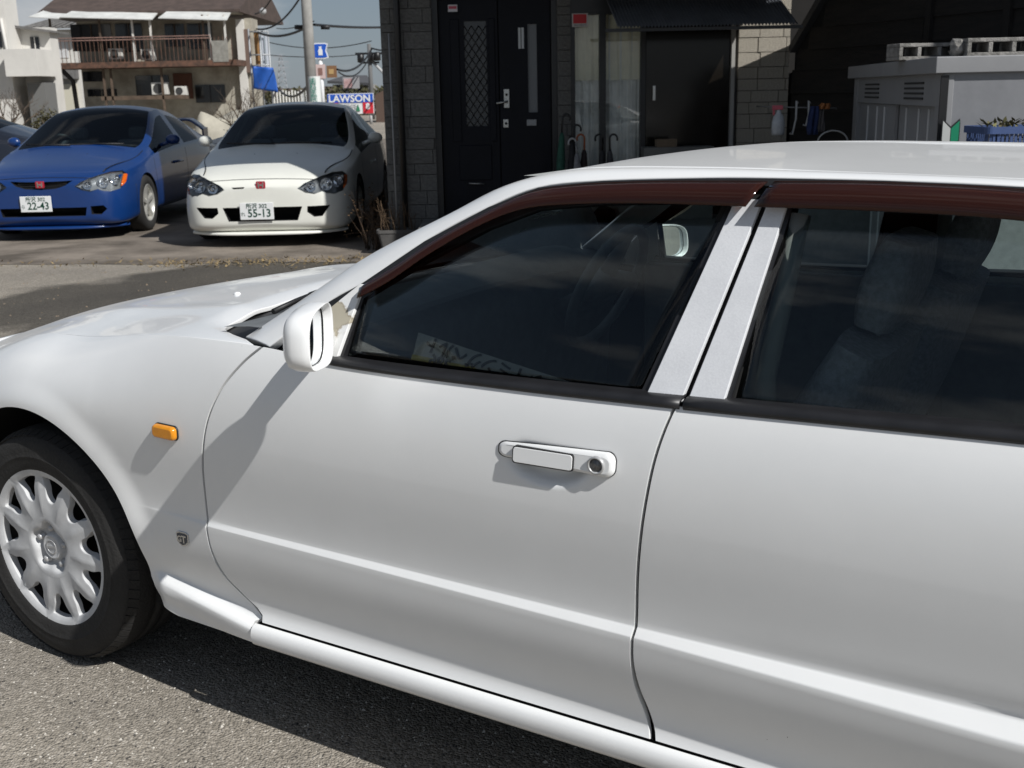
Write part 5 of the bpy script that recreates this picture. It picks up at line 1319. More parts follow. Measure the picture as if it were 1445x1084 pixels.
# ---- pot with dry stems at the foot of the pier
pp = gnd(566, 345); pl = empty('planter', (pp.x + .06, 10.58, 0)); tag(pl, 'white trough planter with dry stems at the foot of the grey pier', 'planter')
mb = MB(); rows = []
for (s, z) in ((.78, .0), (1.0, .20), (1.06, .20), (1.06, .23), (.96, .23), (.94, .20)): rows.append([(u * s, v * s, z) for u, v in rrect(.20, .09, .03, 4)])
mb.grid(rows, closed_u=True, smooth=False); mb.poly(rows[0]); mb.build('trough', mat('chalky_plastic', (.11, .105, .10), rough=.85, var=.3), pl)
mb = MB(); mb.poly([(u * .95, v * .95, .205) for u, v in rrect(.20, .09, .03, 4)]); mb.build('soil', mat('dry_soil', (.06, .045, .03), rough=1), pl)
mb = MB()
for k in range(30):
    x, y = random.uniform(-.17, .17), random.uniform(-.08, .08); h = random.uniform(.08, .34); p = Vector((x, y, .2)); pts = [p]
    dx_ = Vector((random.uniform(-.12, .12), random.uniform(-.1, .1), 1)).normalized()
    for j in range(4): p = p + dx_ * h / 4 + Vector((random.uniform(-.015, .015), random.uniform(-.015, .015), 0)); pts.append(p)
    mb.tube(pts, [.004, .0035, .003, .0025, .0015], 4)
    for j in range(3): q = pts[1 + j]; mb.tube([q, q + Vector((random.uniform(-.06, .06), random.uniform(-.05, .05), random.uniform(.0, .07)))], [.002, .001], 3)
sm_ = mb.build('dry_stems', mat('dry_stem', (.13, .085, .05), rough=.95, var=.4, vscale=12), pl); sm_['kind'] = 'stuff'
# bare shrub in the gap between the coupe and the house
tw = empty('bare_shrub', (hx(528, 11.3), 11.05, 0)); tag(tw, 'tangled bare brown shrub between the white coupe and the pier', 'shrub')
mb = MB(); lv = MB()
for k in range(70):
    p = Vector((random.uniform(-.12, .12), random.uniform(-.3, .8), 0)); d = Vector((random.uniform(-.4, .25), random.uniform(-.4, .4), 1)).normalized(); pts = [p.copy()]
    for j in range(6): d = (d + Vector((random.uniform(-.3, .3), random.uniform(-.3, .3), random.uniform(-.25, .1)))).normalized(); p = p + d * random.uniform(.05, .12); pts.append(p.copy())
    mb.tube(pts, [.005, .0045, .004, .003, .002, .0015, .001], 4)
    for q in pts[2:]:
        for _ in range(2): a = Vector((random.uniform(-.05, .05), random.uniform(-.05, .05), random.uniform(-.04, .04))); b = Vector((random.uniform(-.02, .02), random.uniform(-.02, .02), .01)); lv.add([q + a, q + a + b, q + a + b * 1.3 + Vector((.012, .01, -.012))], [(0, 1, 2)])
mb.build('stems', mat('brown_twig', (.085, .055, .035), rough=.95, var=.4, vscale=10), tw); lf_ = lv.build('dead_leaves', mat('dead_leaf', (.16, .095, .045), rough=.9, var=.5, vscale=9), tw, recalc=False); lf_['kind'] = 'stuff'

# ------------------------------------------------------------------ the dark barn on the right, its boards and battens
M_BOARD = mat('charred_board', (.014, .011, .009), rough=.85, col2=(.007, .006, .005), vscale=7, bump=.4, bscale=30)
barn = empty('barn', (hx(1113), YH, 0)); bd = Vector((.36, -.93, 0)).normalized(); barn.rotation_euler = (0, 0, math.atan2(bd.y, bd.x))
tag(barn, 'dark barn clad in charred horizontal boards behind the metal shed', 'barn')
# local: x along the wall towards the camera side, y outwards (to the left, into the yard) is negative local y side
LB = 6.4
def top_at(x): return 1.74 + min(x, 8.4 - x) * 1.0  # unseen gable and roof line, shaped to set where sun meets the block wall
mb = MB(); mb.prism([(0, .05, 0), (LB, .05, 0), (LB, .05, top_at(LB)), (4.2, .05, top_at(4.2)), (0, .05, 1.74)], (0, 5.0, 0)); mb.build('barn_wall', M_INNER, barn)
mb = MB(); 
for x0, z0, x1, z1 in ((0, 1.74, 4.2, top_at(4.2)), (4.2, top_at(4.2), LB + .2, top_at(LB + .2))): mb.add([(x0, -.02, z0 + .02), (x1, -.02, z1 + .02), (x1, 5.3, z1 + .02), (x0, 5.3, z0 + .02)], [(0, 1, 2, 3)])
mb.build('barn_shade_roof', mat('dark_shade_roof', (.04, .04, .042), rough=.8), barn, solid=.06, soff=0)
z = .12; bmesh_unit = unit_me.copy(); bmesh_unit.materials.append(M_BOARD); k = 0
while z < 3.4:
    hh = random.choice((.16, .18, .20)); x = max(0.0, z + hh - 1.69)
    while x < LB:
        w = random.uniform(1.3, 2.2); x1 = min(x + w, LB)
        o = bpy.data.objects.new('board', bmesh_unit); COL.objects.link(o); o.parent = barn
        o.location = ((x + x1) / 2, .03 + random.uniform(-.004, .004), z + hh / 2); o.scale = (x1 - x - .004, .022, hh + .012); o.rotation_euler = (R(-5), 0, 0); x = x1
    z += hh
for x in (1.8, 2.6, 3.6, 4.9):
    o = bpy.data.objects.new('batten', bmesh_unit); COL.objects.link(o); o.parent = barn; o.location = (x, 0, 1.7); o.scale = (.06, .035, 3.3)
# ------------------------------------------------------------------ metal storage shed
SZ = hp(1333, 80, 6.5); s0 = Vector((SZ.x, 6.5, 0)); SH = SZ.z; s1 = Vector((hp(1207, 97, 9.2).x, 9.2, 0)); sd = (s1 - s0)
SL = sd.length; shed = empty('storage_shed', s0); shed.rotation_euler = (0, 0, math.atan2(sd.y, sd.x)); tag(shed, 'grey steel storage shed with ribbed sliding doors beyond the sedan roof', 'shed')
M_SHED = mat('pale_grey_steel', (.27, .272, .28), rough=.5, var=.10, vscale=2.5, metal=.1); M_SHEDS = mat('shed_side_steel', (.25, .255, .27), rough=.45, var=.18, vscale=3, metal=.2)
DEP = 1.15
# local: x along the door front away from the camera, +y is to the left/yard side
mb = MB(); mb.box((0, -DEP, .06), (SL, -.06, SH - .09)); mb.build('shed_body', M_SHEDS, shed)
mb = MB(); mb.box((-.03, -DEP - .03, SH - .09), (SL + .03, .05, SH)); mb.build('shed_roof', M_SHED, shed, bevel=.006)
mb = MB(); mb.box((-.005, -.06, .06), (.14, 0, SH - .09)); mb.build('shed_post', M_SHED, shed, bevel=.004)
mb = MB(); mb.box((SL - .14, -.06, .06), (SL + .005, 0, SH - .09)); mb.build('shed_post', M_SHED, shed, bevel=.004)
mb = MB(); mb.box((.14, -.06, SH - .27), (SL - .14, -.005, SH - .09)); mb.build('shed_header', M_SHED, shed)
M_VENT = mat('vent_dark', (.03, .03, .03), rough=.8)
for xa in (.45, SL - .95):
    for j in range(4):
        mb = MB(); mb.box((xa, -.006, SH - .235 + j * .03), (xa + .5, .002, SH - .222 + j * .03)); mb.build('vent_slot', M_VENT, shed)
for i, (xa, xb, yy) in enumerate(((.14, SL * .52, -.055), (SL * .48, SL - .14, -.03))):
    mb = MB(); mb.box((xa, yy - .02, .08), (xb, yy, SH - .275)); dr = mb.build('shed_door', M_SHED, shed)
    for q in (.25, .45, .72):
        mb = MB(); x = xa + (xb - xa) * q; mb.box((x, yy, .10), (x + .018, yy + .012, SH - .29)); mb.build('door_rib', mat('bright_rib', (.52, .53, .54), rough=.4), dr, bevel=.003)
mb = MB(); mb.box((-.012, -.03, .06), (0, .012, SH - .1)); mb.build('corner_trim', M_FRAME, shed)
mb = MB(); mb.tube([(-.02, -.0, SH - .42), (-.02, .03, SH - .42), (-.02, .03, SH - .58), (-.02, .0, SH - .58)], .012, 6) if False else None
# two-tone arrow leaf sign stuck to the side of the shed
Yl = 6.47
def leafpt(u, v): return Vector((hp(1341, 189, Yl).x + u, Yl, hp(1341, 189, Yl).z + v))
w_, h_ = .046, .075
for nm, pts, m in (('leaf_border', [(-w_ - .006, h_ * .72), (-w_ - .002, h_ + .008), (0, h_ * .42 + .008), (w_ + .002, h_ + .008), (w_ + .006, h_ * .72), (w_ + .006, -h_ * .52), (0, -h_ - .008), (-w_ - .006, -h_ * .52)], M_FRAME), ('leaf_left', [(-w_, h_ * .95), (-.002, h_ * .40), (-.002, -h_ * .95), (-w_, -h_ * .48)], mat('pale_leaf', (.42, .43, .42), rough=.5)), ('leaf_right', [(w_, h_ * .95), (.002, h_ * .40), (.002, -h_ * .95), (w_, -h_ * .48)], mat('green_leaf', (.0, .18, .09), rough=.5))):
    off = 0 if nm == 'leaf_border' else -.003
    mb = MB(); mb.prism([leafpt(u, v) + Vector((0, off, 0)) for u, v in pts], (0, .003, 0))
    if nm == 'leaf_border': lb_ = mb.build('leaf_sticker', m, None); tag(lb_, 'green and white leaf-shaped driver mark on the side of the shed', 'sticker')
    else: mb.build(nm, m, lb_)
# concrete blocks lying on the shed roof
M_CONC = mat('rough_concrete', (.26, .25, .235), rough=.95, col2=(.15, .145, .135), vscale=18, bump=.8, bscale=90)
def cblock(loc, rz, label, broken=False):
    t = empty('concrete_block', loc, rz); tag(t, label, 'concrete block', 'concrete blocks weighing down the shed roof')
    L_, H_, D_ = .39, .10, .19; mb = MB()
    # lying flat: web walls and two face shells, three holes through
    mb.box((-L_ / 2, -D_ / 2, 0), (L_ / 2, D_ / 2, .022)); mb.box((-L_ / 2, -D_ / 2, H_ - .022), (L_ / 2, D_ / 2, H_))
    for x in (-L_ / 2, -L_ / 6 - .012, L_ / 6 - .012, L_ / 2 - .025): mb.box((x, -D_ / 2 + .002, .022), (x + .025, D_ / 2 - .002, H_ - .022))
    mb.build('block_shell', M_CONC, t, bevel=.004)
    if broken:
        mb = MB(); rows = []
        for s, r in ((0, .02), (.2, .055), (.5, .06), (.8, .05), (1, .01)): rows.append([(-L_ / 2 - .02 + .10 * s - .05, .0 + r * math.cos(a) * random.uniform(.8, 1.2), .05 + .85 * r * math.sin(a) * random.uniform(.8, 1.2)) for a in [2 * math.pi * k / 9 for k in range(9)]])
        mb.grid(rows, closed_u=True, smooth=False); mb.build('mortar_lump', M_CONC, t)
b1 = hp(1302, 74, 7.35); cblock((b1.x, 7.35, SH), R(6), 'concrete block on the shed roof, set back on the left')
b2 = hp(1405, 74, 6.72); cblock((b2.x, 6.72, SH), R(-2), 'concrete block with mortar lump on the shed roof, nearer the right', True)
# things hanging on the rail before the barn
RY = 9.0
ra, rb = hp(1088, 151, RY), hp(1180, 153, RY)
mb = MB(); mb.tube([ra, rb], .006, 6); mb.tube([ra, ra + Vector((0, .5, 0))], .006, 6); mb.tube([rb, rb + Vector((0, .5, 0))], .006, 6); rl = mb.build('hanging_rail', mat('dull_wire', (.20, .20, .20), rough=.5, metal=.5), None); tag(rl, 'thin grey wire rail for hanging tools beside the barn', 'rail')
sb = hp(1097, 172, RY); sp = empty('spray_bottle', (sb.x, RY - .03, sb.z - .10)); tag(sp, 'clear spray bottle with pink trigger hanging on the wire rail', 'bottle')
mb = MB(); mb.lathe([(.0005, 0), (.045, .0), (.05, .02), (.05, .09), (.04, .14), (.02, .17), (.016, .19)], 16); mb.build('bottle_body', mat('cloudy_plastic', (.40, .42, .44), rough=.35, var=.2, vscale=20), sp)
mb = MB(); mb.box((-.05, -.014, .19), (.03, .014, .225)); mb.box((-.045, -.010, .15), (-.03, .010, .19)); mb.build('trigger', mat('pink_plastic', (.50, .10, .13), rough=.4), sp, bevel=.004)
for i, (px, py0, py1) in enumerate(((1124, 146, 190), (1141, 146, 178))):
    a, b = hp(px, py0, RY), hp(px - 6 + i * 2, py1, RY); mid = a.lerp(b, .5) + Vector((.012, 0, 0)); mb = MB(); mb.tube([a + Vector((.015, 0, .0)), a + Vector((.0, 0, .02)), mid, b, b + Vector((-.02, 0, .01))], .008, 6); hk = mb.build('hanging_hook', mat('pale_hook', (.38, .38, .37), rough=.5), None); tag(hk, ('long pale hook hanging beside the spray bottle', 'curved pale hook hanging beside the blue cloth')[i], 'hook', 'hooks on the wire rail')
def rag(name, px, py0, py1, w, m, label, cat):
    a, b = hp(px, py0, RY), hp(px, py1, RY); mb = MB(); rows = []
    for s in frange(0, 1, 8): rows.append([(a.x + w * (u * (.55 + .45 * math.sin(2.2 * s + .4))), RY - .02 + .02 * math.sin(u * 7 + s * 3), a.z + (b.z - a.z) * s) for u in frange(-1, 1, 12)])
    mb.grid(rows); o = mb.build(name, m, None, solid=.008); tag(o, label, cat)
rag('blue_cloth', 1148, 150, 190, .045, mat('blue_cloth', (.02, .035, .11), rough=.9, var=.3, vscale=20), 'dark blue cloth hanging on the wire rail', 'cloth')
rag('orange_brush', 1163, 146, 154, .045, mat('orange_plastic', (.36, .13, .03), rough=.6, var=.3, vscale=30), 'orange brown brush head hanging on the wire rail', 'brush')
rag('grey_cloth', 1158, 154, 186, .03, mat('grey_cloth', (.12, .11, .11), rough=.9), 'narrow grey cloth hanging under the orange brush', 'cloth')
# bucket on a stand
bk = hp(1175, 200, 8.6); t = empty('bucket', (bk.x, 8.6, bk.z - .28)); tag(t, 'pale rimmed bucket standing by the barn left of the shed', 'bucket')
mb = MB(); mb.lathe([(.0005, 0), (.085, 0), (.105, .26), (.112, .265), (.112, .28), (.10, .28), (.08, .01)], 24); mb.build('pail', mat('black_pail', (.02, .02, .02), rough=.6), t)
mb = MB(); mb.tube([(.112 * math.cos(a), 0, .275 + .085 * math.sin(a)) for a in frange(0, math.pi, 14)], .006, 6); mb.build('handle', mat('pale_wire', (.40, .40, .39), rough=.45), t)
mb = MB(); mb.box((bk.x - .35, 8.45, 0), (bk.x + .30, 8.9, bk.z - .28)); wb_ = mb.build('work_bench', M_CAB, None, bevel=.01); tag(wb_, 'dark low work bench under the bucket by the barn', 'bench')
# blue basket with dry plants on a stand
bs = hp(1385, 190, 5.9); bt = empty('basket', (bs.x + .20, 5.95, bs.z - .16)); tag(bt, 'blue slatted plastic basket holding dry plants, right of the leaf sign', 'basket')
M_BASK = mat('blue_plastic', (.045, .08, .20), rough=.5, var=.15, vscale=8)
mb = MB(); rows = []
for (s, z) in ((.92, .0), (.92, .01), (.90, .01)): rows.append([(u * s, v * s, z) for u, v in rrect(.21, .15, .03, 4)])
mb.grid(rows, closed_u=True); mb.poly(rows[0]); mb.build('basket_floor', M_BASK, bt)
mb = MB(); rows = []
for (s, z) in ((1.0, .165), (1.05, .165), (1.05, .20), (1.0, .20)): rows.append([(u * s, v * s, z) for u, v in rrect(.21, .15, .03, 4)])
mb.grid(rows, closed_u=True, closed_v=True, smooth=False); mb.build('basket_rim', M_BASK, bt)
slat = MB(); slat.box((-.006, -.003, 0), (.006, .003, .17)); sme = slat.mesh('slat'); sme.materials.append(M_BASK)
pts = rrect(.205, .145, .03, 3); per = []
for i in range(len(pts)):
    a, b = Vector(pts[i]), Vector(pts[(i + 1) % len(pts)]); n = max(1, int((b - a).length / .021))
    for k in range(n): per.append((a.lerp(b, k / n), math.atan2((b - a).y, (b - a).x)))
for p, a in per:
    o = bpy.data.objects.new('slat', sme); COL.objects.link(o); o.parent = bt; o.location = (p.x, p.y, 0); o.rotation_euler = (0, 0, a)
mb = MB()
for k in range(160):
    p = Vector((random.uniform(-.17, .17), random.uniform(-.11, .11), random.uniform(.12, .22))); a = Vector((random.uniform(-1, 1), random.uniform(-1, 1), random.uniform(-.2, .8))).normalized() * random.uniform(.03, .07); b = a.cross(Vector((.3, .2, 1))).normalized() * .010
    mb.add([p, p + a * .5 + b, p + a, p + a * .5 - b], [(0, 1, 2, 3)])
dp = mb.build('dry_leaves', mat('dry_plant', (.20, .19, .08), rough=.9, col2=(.07, .06, .03), vscale=12), bt, recalc=False); dp['kind'] = 'stuff'
mb = MB(); mb.box((bs.x - .06, 5.75, 0), (bs.x + .55, 6.2, bs.z - .16)); sd_ = mb.build('plant_stand', M_CAB, None, bevel=.01); tag(sd_, 'dark stand under the blue basket beyond the sedan', 'stand')
# ------------------------------------------------------------------ across the yard: old two-storey block, houses, poles, signs
M_PLAS = mat('stained_cream_render', (.44, .41, .34), rough=.95, col2=(.26, .235, .19), vscale=1.2, detail=10)
M_PLASW = mat('white_render', (.62, .60, .56), rough=.9, var=.12, vscale=.8); M_WOOD = mat('weathered_timber', (.12, .085, .06), rough=.9, var=.4, vscale=4)
M_RUST = mat('rusty_steel', (.14, .07, .045), rough=.85, col2=(.06, .035, .025), vscale=6); M_DARKWIN = mat('dark_window', (.012, .013, .015), rough=.15, coat=.3)
M_TIN = mat('pale_tin_sheet', (.66, .66, .63), rough=.5, var=.2, vscale=2); M_TILEB = mat('brown_roof_tile', (.085, .06, .05), rough=.85, var=.35, vscale=3)
M_TILEG = mat('grey_tile', (.16, .155, .15), rough=.8, var=.3, vscale=3); M_ACW = mat('air_unit_white', (.60, .59, .55), rough=.5, var=.1); M_FAN = mat('fan_dark', (.04, .04, .04), rough=.6)
YB = 50.0
def bx(px, Y=YB): return at(px, 130, Y).x
def bz(py, px=240, Y=YB): return at(px, py, Y).z
def bbox(name, px0, px1, py0, py1, y0, y1, m, parent, Y=YB, bevel=0):
    xm = (px0 + px1) / 2; mb = MB(); mb.box((bx(px0, Y), y0, bz(py1, xm, Y)), (bx(px1, Y), y1, bz(py0, xm, Y))); return mb.build(name, m, parent, bevel=bevel)
blk = empty('apartment_block', (bx(230), YB, 0)); blk.location = (0, 0, 0); tag(blk, 'old cream two-storey block with long balcony and brown roof', 'building')
x0, x1 = bx(118), bx(362)
mb = MB(); mb.box((x0, YB, 0), (x1, YB + 1.2, bz(28))); mb.build('wall', M_PLAS, blk)
mb = MB(); mb.prism([(bx(82), YB - 1.3, bz(18)), (bx(82), YB + 3.5, bz(-40)), (bx(82), YB + 8.0, bz(18)), (bx(82), YB + 8, bz(22)), (bx(82), YB - 1.3, bz(22))], (bx(357) - bx(82), 0, 0)); mb.build('roof', M_TILEB, blk)
mb = MB(); mb.box((bx(95), YB - 1.25, bz(23.5)), (bx(352), YB - .1, bz(18.5))); mb.build('eaves_board', M_PLAS, blk)
# tin awning sheets over the balcony
for a, b in ((82, 122), (123, 246), (254, 345)):
    mb = MB(); mb.add([(bx(a), YB - 2.2, bz(26 + (a - 82) * .03)), (bx(b), YB - 2.2, bz(26 + (b - 82) * .03 + 2)), (bx(b) - .05, YB - .4, bz(12)), (bx(a) + .2, YB - .4, bz(10))], [(0, 1, 2, 3)]); mb.build('awning_sheet', M_TIN, blk, solid=.03)
# balcony
mb = MB(); mb.box((bx(104), YB - 1.9, bz(96)), (bx(352), YB, bz(88))); bal = mb.build('balcony', M_RUST, blk)
for py in (54, 57.5):
    mb = MB(); mb.box((bx(103), YB - 1.9, bz(py + 1.2)), (bx(318), YB - 1.84, bz(py))); mb.build('balcony_rail', mat('pinkish_rail', (.28, .17, .14), rough=.8, var=.3, vscale=6), bal)
for k, px in enumerate([105 + 5.6 * i for i in range(44)]):
    mb = MB(); mb.box((bx(px), YB - 1.88, bz(88)), (bx(px + .7), YB - 1.86, bz(56))); mb.build('baluster', M_RUST, bal)
mb = MB(); mb.box((bx(320), YB - 1.92, bz(91)), (bx(341), YB - 1.85, bz(62))); mb.build('balcony_panel', mat('smoky_panel', (.28, .27, .24), rough=.7, var=.3), bal)
for px in (103, 169, 213, 237, 308, 316, 337):
    mb = MB(); mb.box((bx(px), YB - 1.82, bz(90)), (bx(px + 2.2), YB - 1.72, bz(26))); mb.build('balcony_post', M_WOOD if px in (103, 169, 308) else M_PLASW, blk)
for (a, b, c, d) in ((110, 166, 32, 70), (172, 209, 32, 72), (241, 268, 34, 66), (272, 306, 34, 70)):
    mb = MB(); mb.box((bx(a), YB - .06, bz(d)), (bx(b), YB - .02, bz(c))); w = mb.build('window', M_DARKWIN, blk)
    mb = MB(); m_ = (a + b) / 2; mb.box((bx(m_), YB - .1, bz(d)), (bx(m_ + 1.2), YB - .06, bz(c))); mb.build('mullion', M_WOOD, w)
for (a, b, c, d) in ((120, 147, 99, 113), (124, 143, 124, 134), (145, 165, 124, 134), (193, 240, 106, 135), (276, 318, 121, 146)):
    mb = MB(); mb.box((bx(a), YB - .05, bz(d)), (bx(b), YB - .02, bz(c))); w = mb.build('window', M_DARKWIN, blk)
    mb = MB(); m_ = (a + b) / 2; mb.box((bx(m_ - .6), YB - .09, bz(d)), (bx(m_ + .6), YB - .05, bz(c))); mb.build('mullion', M_FRAME, w)
mb = MB(); mb.box((bx(247), YB - .12, bz(140)), (bx(273), YB - .02, bz(104))); mb.build('door', mat('red_brown_door', (.12, .045, .025), rough=.7, var=.3), blk)
for px in (165, 175, 244):
    mb = MB(); mb.box((bx(px), YB - 1.6, 0), (bx(px + 2.4), YB - 1.5, bz(94))); mb.build('post', M_WOOD, blk)
mb = MB(); mb.tube([(bx(110), YB - 1.8, bz(94)), (bx(117), YB - 1.0, bz(112)), (bx(119), YB - .9, 0)], .10, 6); mb.build('post', M_FRAME, blk)
mb = MB(); mb.box((bx(160), YB - 1.6, bz(140)), (bx(275), YB - .8, bz(134.5))); mb.build('lower_canopy', M_WOOD, blk)
mb = MB(); mb.box((bx(342), YB - .3, 0), (bx(352), YB - .02, bz(30))); mb.build('corner_pilaster', M_PLASW, blk)
mb = MB(); mb.box((bx(349), YB - .25, bz(105)), (bx(359), YB + .4, bz(44))); mb.build('shutter_box', mat('brown_shutter', (.15, .10, .08), rough=.8), blk)
def ac_unit(px, py, w, label, Y, hrest):
    h = w * .72 * 1.25; t = empty('air_conditioner', (bx(px, Y), Y, bz(py, px, Y))); tag(t, label, 'air conditioner', 'outdoor air conditioner units on the old block')
    W = (bx(px + w, Y) - bx(px, Y)); H = W * .74
    mb = MB(); mb.box((0, 0, 0), (W, .3, H)); mb.build('casing', M_ACW, t, bevel=.02)
    mb = MB(); mb.lathe([(H * .40, 0), (H * .40, -.02), (H * .34, -.025), (H * .33, -.005)], 20, 'y', M=Matrix.Translation((W * .42, -.002, H * .5))); mb.lathe([(.0005, -.012), (H * .33, -.012)], 20, 'y', M=Matrix.Translation((W * .42, 0, H * .5))); mb.build('fan_grille', M_FAN, t)
ac_unit(158.5, 84, 20, 'white air conditioner on the balcony, left of the pair', YB - 1.3, 0)
ac_unit(203, 85, 20, 'white air conditioner on the balcony, right of the pair', YB - 1.3, 0)
ac_unit(214, 134, 23, 'white air conditioner on the lower canopy before the dark window', YB - 1.4, 0)
ac_unit(246, 135, 17, 'small shaded air conditioner before the red brown door', YB - 1.4, 0)
# ---- white house on the far left
YW = 44.0
wh = empty('white_house', (0, 0, 0)); tag(wh, 'white rendered house at the far left edge with gutter pipe', 'house')
mb = MB(); mb.box((bx(-60, YW), YW, 0), (bx(20, YW), YW + 1.2, bz(-30, 0, YW))); mb.build('wall', M_PLASW, wh)
mb = MB(); mb.box((bx(20, YW), YW + 1.2, 0), (bx(62, YW), YW + 2.0, bz(36, 40, YW))); mb.build('wall', M_PLASW, wh)
mb = MB(); mb.prism([(bx(18, YW), YW + .8, bz(33, 40, YW)), (bx(68, YW), YW + .8, bz(41, 40, YW)), (bx(68, YW), YW + .8, bz(44, 40, YW)), (bx(18, YW), YW + .8, bz(37, 40, YW))], (0, 2.0, 0)); mb.build('roof', M_TILEG, wh)
mb = MB(); mb.box((bx(21, YW), YW - .6, bz(108, 40, YW)), (bx(66, YW), YW + 1.2, bz(70, 40, YW))); mb.build('balcony', M_PLASW, wh)
mb = MB(); mb.box((bx(38, YW), YW + .1, 0), (bx(62, YW), YW + 1.2, bz(117, 40, YW))); mb.build('porch', mat('grey_porch', (.14, .14, .135), rough=.9), wh)
for (a, b, c, d) in ((-2, 12, 45, 67), (34, 46, 50, 68)):
    mb = MB(); yy = YW - .05 if a < 20 else YW + 1.15; mb.box((bx(a, YW), yy, bz(d, a, YW)), (bx(b, YW), yy + .04, bz(c, a, YW))); w = mb.build('window', M_DARKWIN, wh)
    mb = MB(); mb.box((bx((a + b) / 2, YW), yy - .03, bz(d, a, YW)), (bx((a + b) / 2 + 1, YW), yy, bz(c, a, YW))); mb.build('window_frame', M_PLASW, w)
mb = MB(); mb.tube([(bx(15, YW), YW - .05, bz(26, 15, YW)), (bx(21, YW), YW - .08, bz(110, 15, YW))], .06, 6); mb.build('gutter_pipe', M_PLASW, wh)
# ---- tiled house between
YT = 62.0
th = empty('tiled_house', (0, 0, 0)); tag(th, 'pale house with grey tiled hip roof left of the old block', 'house')
mb = MB(); mb.box((bx(56, YT), YT, 0), (bx(116, YT), YT + 3, bz(42, 80, YT))); mb.build('wall', M_PLASW, th)
mb = MB(); mb.prism([(bx(46, YT), YT - .8, bz(41, 80, YT)), (bx(130, YT), YT - .8, bz(41, 80, YT)), (bx(120, YT), YT + 3, bz(16, 80, YT)), (bx(66, YT), YT + 3, bz(22, 80, YT))], (0, .3, 0)); mb.add([(bx(46, YT), YT - .8, bz(41, 80, YT)), (bx(130, YT), YT - .8, bz(41, 80, YT)), (bx(122, YT), YT + 4, bz(14, 80, YT)), (bx(66, YT), YT + 4, bz(20, 80, YT))], [(0, 1, 2, 3)]); mb.build('roof', M_TILEG, th)
for k in range(9):
    mb = MB(); f = k / 8; xa = bx(50 + 76 * f, YT); xb = bx(68 + 52 * f, YT); mb.tube([(xa, YT - .85, bz(40, 80, YT)), (xb, YT + 2.7, bz(19, 80, YT))], .06, 5); mb.build('tile_rib', M_TILEG, th)
mb = MB(); mb.box((bx(74, YT), YT - .05, bz(76, 80, YT)), (bx(90, YT), YT - .01, bz(56, 80, YT))); mb.build('window', M_DARKWIN, th)
mb = MB(); mb.box((bx(90, YT), YT - .05, bz(82, 80, YT)), (bx(103, YT), YT - .01, bz(57, 80, YT))); mb.build('window', mat('pale_shutter', (.5, .5, .5), rough=.6), th)
mb = MB(); mb.box((bx(80, YT), YT - 1.0, bz(92, 80, YT)), (bx(108, YT), YT, bz(86, 80, YT))); mb.build('canopy', M_PLASW, th)
mb = MB(); mb.box((bx(82, YT), YT - .9, bz(112, 80, YT)), (bx(114, YT), YT - .01, bz(97, 80, YT))); mb.build('lean_to_roof', M_TILEG, th)
mb = MB(); mb.box((bx(86, YT), YT - .5, 0), (bx(110, YT), YT - .02, bz(119, 80, YT))); mb.build('shutter', mat('cream_shutter', (.55, .52, .42), rough=.7), th)
# ---- hedge and bare tree
def foliage(name, loc, rx, ry, rz, n, col, col2, label, cat, leaf=.05, trunk=True, kind=None):
    t = empty(name, loc); tag(t, label, cat)
    mb = MB()
    for k in range(n):
        u = Vector((random.gauss(0, 1), random.gauss(0, 1), random.gauss(0, 1))).normalized() * (random.random() ** .45) * random.uniform(.75, 1.08)
        p = Vector((u.x * rx, u.y * ry, rz + u.z * rz)); a = Vector((random.uniform(-1, 1), random.uniform(-1, 1), random.uniform(-1, 1))).normalized() * leaf * random.uniform(.6, 1.4); b = a.cross(Vector((random.random(), random.random(), random.random()))).normalized() * leaf * .45
        mb.add([p - a, p + b, p + a, p - b], [(0, 1, 2, 3)])
    c = mb.build('crown', mat(name + '_leaf', col, rough=.8, col2=col2, vscale=2.5), t, recalc=False); c['kind'] = 'stuff'
    if trunk:
        mb = MB()
        for k in range(7): a = random.uniform(0, 6.28); mb.tube([(0, 0, 0), (.25 * rx * math.cos(a), .25 * ry * math.sin(a), rz * .7), (.6 * rx * math.cos(a), .6 * ry * math.sin(a), rz * 1.4)], [.04, .025, .008], 5)
        mb.build('trunk', M_WOOD, t)
g = at(68, 175, 36); foliage('round_shrub', (g.x, 36, 0), .55, .5, .68, 1500, (.115, .10, .03), (.035, .035, .012), 'clipped olive shrub behind the blue coupe', 'shrub')
def bare_tree(loc, h, label, n=9, spread=.6, name='bare_tree', up=1.0):
    t = empty(name, loc); tag(t, label, 'tree'); mb = MB(); mt = MB()
    mt.tube([(0, 0, 0), (.05, 0, h * .3), (0, .03, h * .5)], [h * .035, h * .028, h * .022], 8)
    def br(p, d, l, r, lev):
        pts = [p.copy()]
        for j in range(4): d = (d + Vector((random.uniform(-.3, .3), random.uniform(-.3, .3), random.uniform(-.1, .2)))).normalized(); p = p + d * l / 4; pts.append(p.copy())
        mb.tube(pts, [r, r * .85, r * .7, r * .55, r * .35], 5)
        if lev < 3:
            for _ in range(3): br(pts[random.choice((2, 3, 4))], (d + Vector((random.uniform(-1, 1), random.uniform(-1, 1), random.uniform(-.2, .8)))).normalized(), l * .62, r * .5, lev + 1)
    for k in range(n): a = 6.28 * k / n; br(Vector((0, 0, h * random.uniform(.3, .5))), Vector((math.cos(a) * spread, math.sin(a) * spread, up)).normalized(), h * .4, h * .015, 0)
    mt.build('trunk', M_WOOD, t); mb.build('branches', mat(name + '_bark', (.10, .075, .055), rough=.95), t)
g = at(14, 170, 34); bare_tree((g.x, 34, 0), 1.75, 'bare pruned tree before the white house', 9, 1.0)
